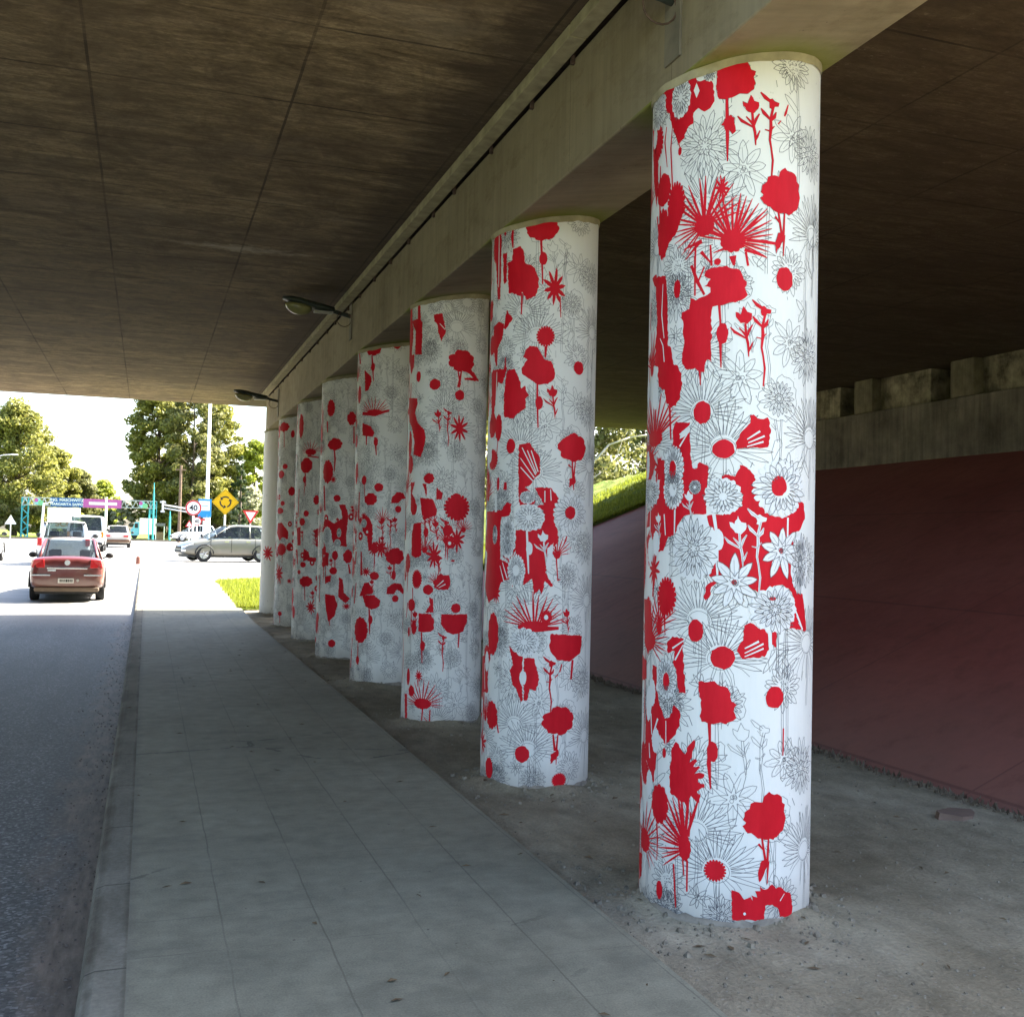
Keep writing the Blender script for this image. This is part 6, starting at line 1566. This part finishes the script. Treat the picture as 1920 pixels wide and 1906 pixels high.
# ------------------------------------------------------------------ lamps on the beam
def beam_lamp(y, z, label):
    s = empty('beam_lamp', (BXL, y, z)); tag(s, label, 'lamp', 'lamps bracketed to the beam')
    b = MB(); b.box(-.012, 0.0, -.075, .075, -.30, .20); b.build('mounting_plate', M['lampplate'], s, bevel=.002)
    b = MB(); b.tube([(-.01, 0, -.02), (-.12, 0, .0), (-.24, 0, .03)], .024, 10); b.build('arm', M['lampgreen'], s, smooth=True)
    # tapering housing
    rings = []
    for (x, w, zc, h) in ((-.20, .045, .025, .045), (-.30, .075, .035, .055), (-.45, .10, .055, .06), (-.60, .115, .085, .06), (-.72, .10, .105, .05), (-.80, .05, .12, .025)):
        rings.append([(x, w * math.cos(2 * PI * i / 16), zc + h * math.sin(2 * PI * i / 16) * (1 if math.sin(2 * PI * i / 16) > 0 else .45)) for i in range(16)])
    b = MB(); b.loft(rings); b.build('housing', M['lampgreen'], s, smooth=True)
    b = MB(); b.box(-.44, -.22, -.045, .045, -.012, .012); b.build('gear_cover', simple('pale_gear_cover', (0.40, 0.39, 0.33), .5), s, bevel=.006)
    rings = []
    for k in range(6):
        t = k / 5 * PI / 2
        rings.append([(-.62 + .16 * math.cos(t) * math.cos(2 * PI * i / 18), .10 * math.cos(t) * math.sin(2 * PI * i / 18), .060 - .115 * math.sin(t) + .10 * (-(.16 * math.cos(t) * math.cos(2 * PI * i / 18)))) for i in range(18)])
    b = MB(); b.loft(rings); b.build('glass_bowl', M['bowl'], s, smooth=True)
    b = MB(); b.tube([(-.09 + .085 * math.cos(a), -.03, -.07 + .085 * math.sin(a)) for a in [math.radians(120 + 20 * k) for k in range(17)]], .005, 6)
    b.build('wire_loop', M['rust'], s)
    return s


beam_lamp(4.33, 4.10, 'nearest beam lamp, cut off by the top edge of the picture')
beam_lamp(12.5, 4.22, 'middle beam lamp with a yellowed glass bowl, against the dark ceiling')
beam_lamp(19.8, 4.06, 'farthest beam lamp, at the bright end of the bridge')

# ------------------------------------------------------------------ trees
import numpy as np
LEAF = {
    'gold': mat_leaf('leaf_gold_green', [(0.085, 0.101, 0.019), (0.186, 0.194, 0.039), (0.31, 0.295, 0.07)]),
    'deep': mat_leaf('leaf_deep_green', [(0.034, 0.05, 0.016), (0.085, 0.105, 0.031), (0.171, 0.186, 0.054)]),
    'olive': mat_leaf('leaf_olive', [(0.07, 0.078, 0.025), (0.132, 0.143, 0.043), (0.248, 0.232, 0.078)]),
    'pale': mat_leaf('leaf_pale_grey', [(0.186, 0.202, 0.109), (0.31, 0.31, 0.186), (0.42, 0.419, 0.279)]),
    'dark': mat_leaf('leaf_dark_conifer', [(0.019, 0.034, 0.016), (0.039, 0.062, 0.025), (0.078, 0.101, 0.039)]),
    'lime': mat_leaf('leaf_lime', [(0.139, 0.171, 0.019), (0.248, 0.295, 0.034), (0.372, 0.403, 0.062)]),
}


def foliage(name, puffs, leaf, count, mat, parent, seed, droop=0.0):
    rs = np.random.RandomState(seed)
    P = np.array(puffs)                       # x y z rx rz
    wgt = P[:, 3] ** 2; wgt = wgt / wgt.sum()
    idx = rs.choice(len(P), count, p=wgt)
    d = rs.normal(size=(count, 3)); d /= np.linalg.norm(d, axis=1)[:, None]
    rad = (0.45 + 0.62 * rs.random_sample(count) ** 0.6)
    c = P[idx, :3] + d * rad[:, None] * np.stack([P[idx, 3], P[idx, 3], P[idx, 4]], 1)
    c[:, 2] -= droop * rs.random_sample(count) ** 2
    nrm = d + rs.normal(scale=.7, size=(count, 3)); nrm[:, 2] += 0.25; nrm /= np.linalg.norm(nrm, axis=1)[:, None]
    t = np.cross(nrm, rs.normal(size=(count, 3))); t /= np.linalg.norm(t, axis=1)[:, None]
    b_ = np.cross(nrm, t)
    s = leaf * (0.55 + 0.9 * rs.random_sample(count))[:, None]
    a = t * s; e = b_ * s * 0.55
    fold = nrm * s * 0.18
    v = np.stack([c - a, c - e * 1.0 + fold, c + a, c + e + fold], 1).reshape(-1, 3)
    me = bpy.data.meshes.new(name)
    me.vertices.add(len(v)); me.vertices.foreach_set('co', v.ravel())
    me.loops.add(count * 4); me.loops.foreach_set('vertex_index', np.arange(count * 4, dtype=np.int32))
    me.polygons.add(count); me.polygons.foreach_set('loop_start', np.arange(0, count * 4, 4, dtype=np.int32))
    me.materials.append(mat); me.update(calc_edges=True)
    o = bpy.data.objects.new(name, me); COL.objects.link(o); o.parent = parent
    return o


def tree(label, x, y, h, r, kind, leafmat, n, seed, leaf=.17, base=0.12, group='trees beyond the crossing', name='tree', puffn=46, bark=None, zb=None, cat='tree', trunkr=None):
    root = empty(name, (x, y, (zg(y) if zb is None else zb) - .1)); tag(root, label, cat, group)
    rnd = random.Random(seed)
    puffs = []
    tips = []
    for k in range(puffn):
        t = base + (1 - base) * ((k + rnd.random()) / puffn)
        u = (t - base) / (1 - base)
        if kind == 'cone': R = r * (1 - u) ** 0.75 * (0.75 + .25 * min(1, u * 8)) + .12
        elif kind == 'oval': R = r * math.sqrt(max(0.03, 1 - (2 * u - .85) ** 2 * .95))
        elif kind == 'broad': R = r * (1 - u ** 2.2) ** 0.6 * (.62 + .38 * min(1, u * 4)) + .1
        else: R = r * (1 - .35 * u)
        a = k * 2.399 + rnd.uniform(-.5, .5)
        q = R * math.sqrt(rnd.uniform(.12, 1.0)) * rnd.choice((.7, .9, 1.08))
        pr = r * rnd.uniform(.14, .29) * (1 if kind != 'cone' else (1.1 - .55 * u))
        px, py, pz = q * math.cos(a), q * math.sin(a), t * h - pr * .5 + rnd.uniform(-.3, .3)
        puffs.append((px, py, pz, pr, pr * rnd.uniform(.45, .75)))
        tips.append((px, py, pz, u))
    foliage('crown', puffs, leaf, n, leafmat, root, seed, droop=.25 if kind in ('cone', 'broad') else .1)
    b = MB()
    tr_ = trunkr or h * .016 + .06
    pts = [(0, 0, 0)]
    for k in range(1, 7): pts.append((rnd.uniform(-.12, .12) * k * .3, rnd.uniform(-.12, .12) * k * .3, h * .93 * k / 6))
    b.tube(pts, [tr_ * (1 - .85 * k / 6) for k in range(7)], 9)
    b.build('trunk', bark or M['bark'], root, smooth=True)
    b = MB()
    for (px, py, pz, u) in tips[::2]:
        zz0 = max(.1, pz - math.hypot(px, py) * .55)
        k = min(5, int(zz0 / (h * .93) * 6)); q0 = pts[k]
        b.tube([(q0[0], q0[1], zz0), (px * .5, py * .5, (zz0 + pz) / 2 + .05), (px, py, pz)], [tr_ * .35 * (1 - u * .5), tr_ * .2, .02], 5)
    b.build('limb', bark or M['bark'], root)
    return root


tree('tall ragged tree left of the lamp pole, its top hidden by the bridge', 1.26, 156.8, 23.85, 5.3, 'broad', LEAF['gold'], 24000, 1, leaf=0.26, puffn=120, base=.13)
tree('tall tree with a dark bare trunk just left of the lamp pole', 5.74, 151.2, 24.55, 4.6, 'oval', LEAF['olive'], 16000, 2, leaf=.23, puffn=84, base=.22, trunkr=.24)
tree('airy tall tree right of the lamp pole, reaching near the bridge edge', 9.10, 155.4, 19.79, 4.6, 'broad', LEAF['gold'], 15000, 3, leaf=.23, puffn=84, base=.12)
tree('dark narrow conifer behind the yellow sign', 11.76, 147.0, 11.39, 1.61, 'cone', LEAF['dark'], 5200, 4, leaf=0.18, puffn=40, base=.05)
tree('thin light tree nearest the last column', 14.42, 156.8, 14.47, 3.6, 'broad', LEAF['lime'], 9500, 5, leaf=.23, puffn=56, base=.25)
tree('dense shadowed tree behind the wooden pole', 2.66, 165.2, 12.65, 4.20, 'broad', LEAF['deep'], 8000, 6, leaf=.23, puffn=50, base=.05)
tree('low dark tree behind the speed limit sign', 8.4, 159.6, 11.6, 4.8, 'broad', LEAF['olive'], 12000, 7, leaf=.23, puffn=46, base=.05)
tree('tan coloured bushy tree behind the give way sign', 13.44, 151.2, 7.47, 3.36, 'broad', LEAF['pale'], 5500, 8, leaf=.23, puffn=40, base=.02)
tree('pale grey tree between the pink banner and the truck', -3.2, 155, 5.0, 1.7, 'oval', LEAF['pale'], 4500, 9, puffn=36, base=.05)
tree('tallest and broadest tree of the left group', -17.1, 160, 18.6, 6.0, 'broad', LEAF['gold'], 22000, 11, leaf=.24, puffn=120, base=.16, trunkr=.45)
tree('tree cut by the left edge behind the street lamp', -22.0, 165, 16.2, 4.2, 'broad', LEAF['olive'], 9000, 12, leaf=.24, puffn=60, base=.15, trunkr=.4)
tree('mid height golden tree right of the tallest left tree', -13.2, 172, 13.6, 4.4, 'broad', LEAF['gold'], 15000, 13, leaf=.24, puffn=84, base=.05)
tree('rounded olive tree above the blue banner', -10.0, 176, 10.6, 3.7, 'broad', LEAF['olive'], 12000, 14, leaf=.22, puffn=70, base=.03)
tree('bright yellow green tree above the pink banner', -6.6, 180, 9.0, 3.4, 'broad', LEAF['lime'], 10000, 15, leaf=.22, puffn=60, base=.03)
tree('dark bush under the pink banner', -5.2, 158, 3.9, 2.3, 'broad', LEAF['deep'], 4500, 16, leaf=.18, puffn=36, base=.02, name='bush', cat='bush')


def hedge(label, x0, x1, y, h, mat, n, seed, leaf=.18):
    root = empty('hedge', ((x0 + x1) / 2, y, zg(y) - .1)); tag(root, label, 'hedge')
    rnd = random.Random(seed); puffs = []
    k = int((x1 - x0) * 2.4)
    for i in range(k):
        r = rnd.uniform(.5, 1.0)
        puffs.append((rnd.uniform(x0, x1) - (x0 + x1) / 2, rnd.uniform(-.8, .8), rnd.uniform(.3, h - r * .5), r, r * .8))
    foliage('leaves', puffs, leaf, n, mat, root, seed)
    b = MB()
    for p_ in puffs[::2]: b.rod((p_[0] * .98, p_[1], 0), (p_[0], p_[1], p_[2]), .05, .02, 5)
    b.build('stem', M['bark'], root)


hedge('shadowy hedge along the foot of the right hand trees', -.2, 18, 160, 4.4, LEAF['olive'], 14000, 21)
hedge('hedge of mixed bushes at the foot of the left hand trees', -26, -12.5, 152, 4.0, LEAF['olive'], 11000, 22, .22)
hedge('far low hedge closing the road behind the gantry', -13, -6, 160, 2.8, LEAF['lime'], 6000, 23, .22)

# trees on the bank behind the slope paving
tree('leafy tree filling the gap between the two nearest columns, with bare pale limbs', 17.6, 42, 7.4, 3.1, 'broad', LEAF['olive'], 12000, 31, leaf=.12, puffn=80, base=.0, group='trees behind the grass bank', zb=2.6, bark=M['palebark'])
tree('darker tree at the right of the column gap, behind the bank', 22.4, 46, 8.0, 3.2, 'broad', LEAF['deep'], 10000, 32, leaf=.12, puffn=70, base=.0, group='trees behind the grass bank', zb=2.6)
tree('sunlit tree in the narrow gap left of the second column', 14.0, 47, 7.6, 2.9, 'broad', LEAF['gold'], 10000, 33, leaf=.12, puffn=66, base=.0, group='trees behind the grass bank', zb=1.6)
s = empty('dead_branch', (18.2, 40.2, 4.6)); tag(s, 'bare pale branch curving in front of the leaves beyond the bank', 'branch')
b = MB()
def curve_branch(pts, r0):
    n = len(pts); b.tube(pts, [r0 * (1 - .75 * k / (n - 1)) for k in range(n)], 7)
curve_branch([(-1.5, 0, -3.0), (-1.3, 0, -1.0), (-1.0, 0, .2), (-.3, 0, 1.0), (.6, -.1, 1.35), (1.4, -.2, 1.5), (1.9, -.2, 2.1)], .07)
curve_branch([(-1.25, 0, -.6), (-.4, 0, .0), (.1, 0, .6), (.3, 0, 1.2)], .045)
curve_branch([(-1.0, 0, .2), (-1.3, 0, 1.0), (-1.9, 0, 1.6)], .04)
b.build('limb', M['palebark'], s, smooth=True)

# ------------------------------------------------------------------ small stuff
def blades(name, pts, hmin, hmax, mat, seed, label=None, cat=None, w=.012):
    rnd = random.Random(seed); b = MB()
    for (x, y, z) in pts:
        a = rnd.uniform(0, 6.28); h = rnd.uniform(hmin, hmax); lx, ly = rnd.uniform(-.4, .4) * h, rnd.uniform(-.4, .4) * h
        dx, dy = w * math.cos(a), w * math.sin(a)
        b.add([(x - dx, y - dy, z), (x + dx, y + dy, z), (x + lx, y + ly, z + h)], [(0, 1, 2)])
    return tag(b.build(name, mat), label, cat, kind='stuff')


rnd = random.Random(77)
M['blade'] = mat_leaf('grass_blade', [(0.10, 0.13, 0.012), (0.18, 0.22, 0.02), (0.28, 0.30, 0.04)])
pts = []
for _ in range(26000):
    y = 22.95 + rnd.random() ** 1.4 * 13
    x0 = 1.90 if y < 31 else 1.9 + (y - 31) * 1.2
    x = x0 + rnd.random() ** 1.3 * 4.2 + rnd.gauss(0, .03)
    pts.append((x, y, zs(y)))
blades('grass', pts, .04, .12, M['blade'], 5, 'bright grass of the verge beside the sunlit pavement', 'grass', .012)
pts = []
for _ in range(26000):
    k = rnd.random(); x = 6.0 + 6.5 * k
    kk = (x - 5.06) / (AX - 5.06); y = 23.4 - 3.4 * min(1, kk) + .05 + rnd.random() ** 2 * 5.0
    pts.append((x, y, zbank(x, y)))
blades('bank_grass', pts, .04, .11, M['blade'], 6, 'long sunlit grass along the top of the bank', 'grass', .014)


def stones(name, pts, mat, seed, label, cat):
    rnd = random.Random(seed); b = MB()
    for (x, y, z, s) in pts:
        vs = []
        for (i, j, k) in ((-1, -1, 0), (1, -1, 0), (1, 1, 0), (-1, 1, 0), (-.6, -.6, 1), (.6, -.5, 1), (.5, .6, 1), (-.6, .5, 1)):
            vs.append((x + s * i * rnd.uniform(.6, 1.1), y + s * j * rnd.uniform(.6, 1.1), z - s * .3 + s * k * rnd.uniform(.8, 1.3)))
        b.add(vs, [(4, 5, 6, 7), (0, 1, 5, 4), (1, 2, 6, 5), (2, 3, 7, 6), (3, 0, 4, 7)])
    return tag(b.build(name, mat), label, cat, kind='stuff')


pts = []
for i in range(4):
    cy = CY0 + i * CS
    for _ in range((420, 240, 160, 100)[i]):
        a = rnd.uniform(0, 2 * PI); d = .37 + abs(rnd.gauss(0, .20))
        x, y = CX + d * math.cos(a), cy + d * math.sin(a)
        if x < 1.95: continue
        pts.append((x, y, zdirt(x, y), rnd.choice((.003, .004, .005, .007, .013)) * rnd.uniform(.5, 1.6)))
for _ in range(1500):
    x = rnd.uniform(1.95, 5.0); y = 2.8 + rnd.random() ** 1.5 * 14
    pts.append((x, y, zdirt(x, y), rnd.uniform(.003, .009)))
M['pebble'] = simple('pebble_grey', (0.21, 0.185, 0.14), .9, var=.5, scale=25)
stones('pebbles', pts, M['pebble'], 9, 'grey pebbles and mortar crumbs on the dirt round the column feet', 'pebbles')
pts = []
for _ in range(700):
    y = 3.0 + rnd.random() ** 1.5 * 18; x = KX - abs(rnd.gauss(0.03, .16))
    pts.append((x, y, zg(y), rnd.uniform(.003, .009)))
stones('gutter_grit', pts, simple('dark_grit', (0.12, 0.10, 0.085), .95, var=.4), 10, 'dark grit lying in the gutter along the kerb', 'grit')
# a dirty flat slab half sunk by the slope toe
b = MB()
vs = []
for k in range(11):
    a = 2 * PI * k / 11
    vs.append((.17 * math.cos(a) * rnd.uniform(.8, 1.15), .10 * math.sin(a) * rnd.uniform(.8, 1.15)))
b.loft([[(x, y, -.02) for x, y in vs], [(x * .95, y * .95, .022) for x, y in vs]])
o = b.build('stone_slab', simple('brown_stone', (0.19, 0.13, 0.10), .95)); o.location = (4.74, 5.32, zdirt(4.74, 5.32)); o.rotation_euler = (.05, .06, .4)
tag(o, 'flat brown stone on the dirt near the foot of the red slope', 'stone')
# weeds and dust line where slope meets dirt
pts = []
for _ in range(2600):
    y = rnd.uniform(3, 23); pts.append((5.06 + rnd.gauss(-.02, .04), y, .0 + zdirt(5.0, y) * .3))
blades('toe_litter', pts, .01, .05, simple('dry_litter', (0.11, 0.085, 0.06), .95, var=.4), 12, 'dry litter and soil along the foot of the red slope', 'litter', .012)

# fallen twigs and leaves on the dirt and pavement
b = MB(); rnd = random.Random(31)
for _ in range(260):
    if rnd.random() < .75: x = rnd.uniform(1.95, 5.0)
    else: x = rnd.uniform(-.1, 1.9)
    y = 2.9 + rnd.random() ** 1.4 * 15; a = rnd.uniform(0, 6.28); L = rnd.uniform(.008, .035)
    z = (zdirt(x, y) if x > 1.93 else .0) + .005
    dx, dy = L * math.cos(a), L * math.sin(a)
    w = rnd.uniform(.12, .5)
    b.add([(x - dx, y - dy, z), (x + dy * w, y - dx * w, z + .006), (x + dx, y + dy, z), (x - dy * w, y + dx * w, z + .002)], [(0, 1, 2, 3)])
tag(b.build('leaf_litter', simple('dry_leaf', (0.13, 0.09, 0.05), .9, var=.5, scale=20)), 'small dry leaves and twigs scattered over the dirt and pavement', 'litter', kind='stuff')
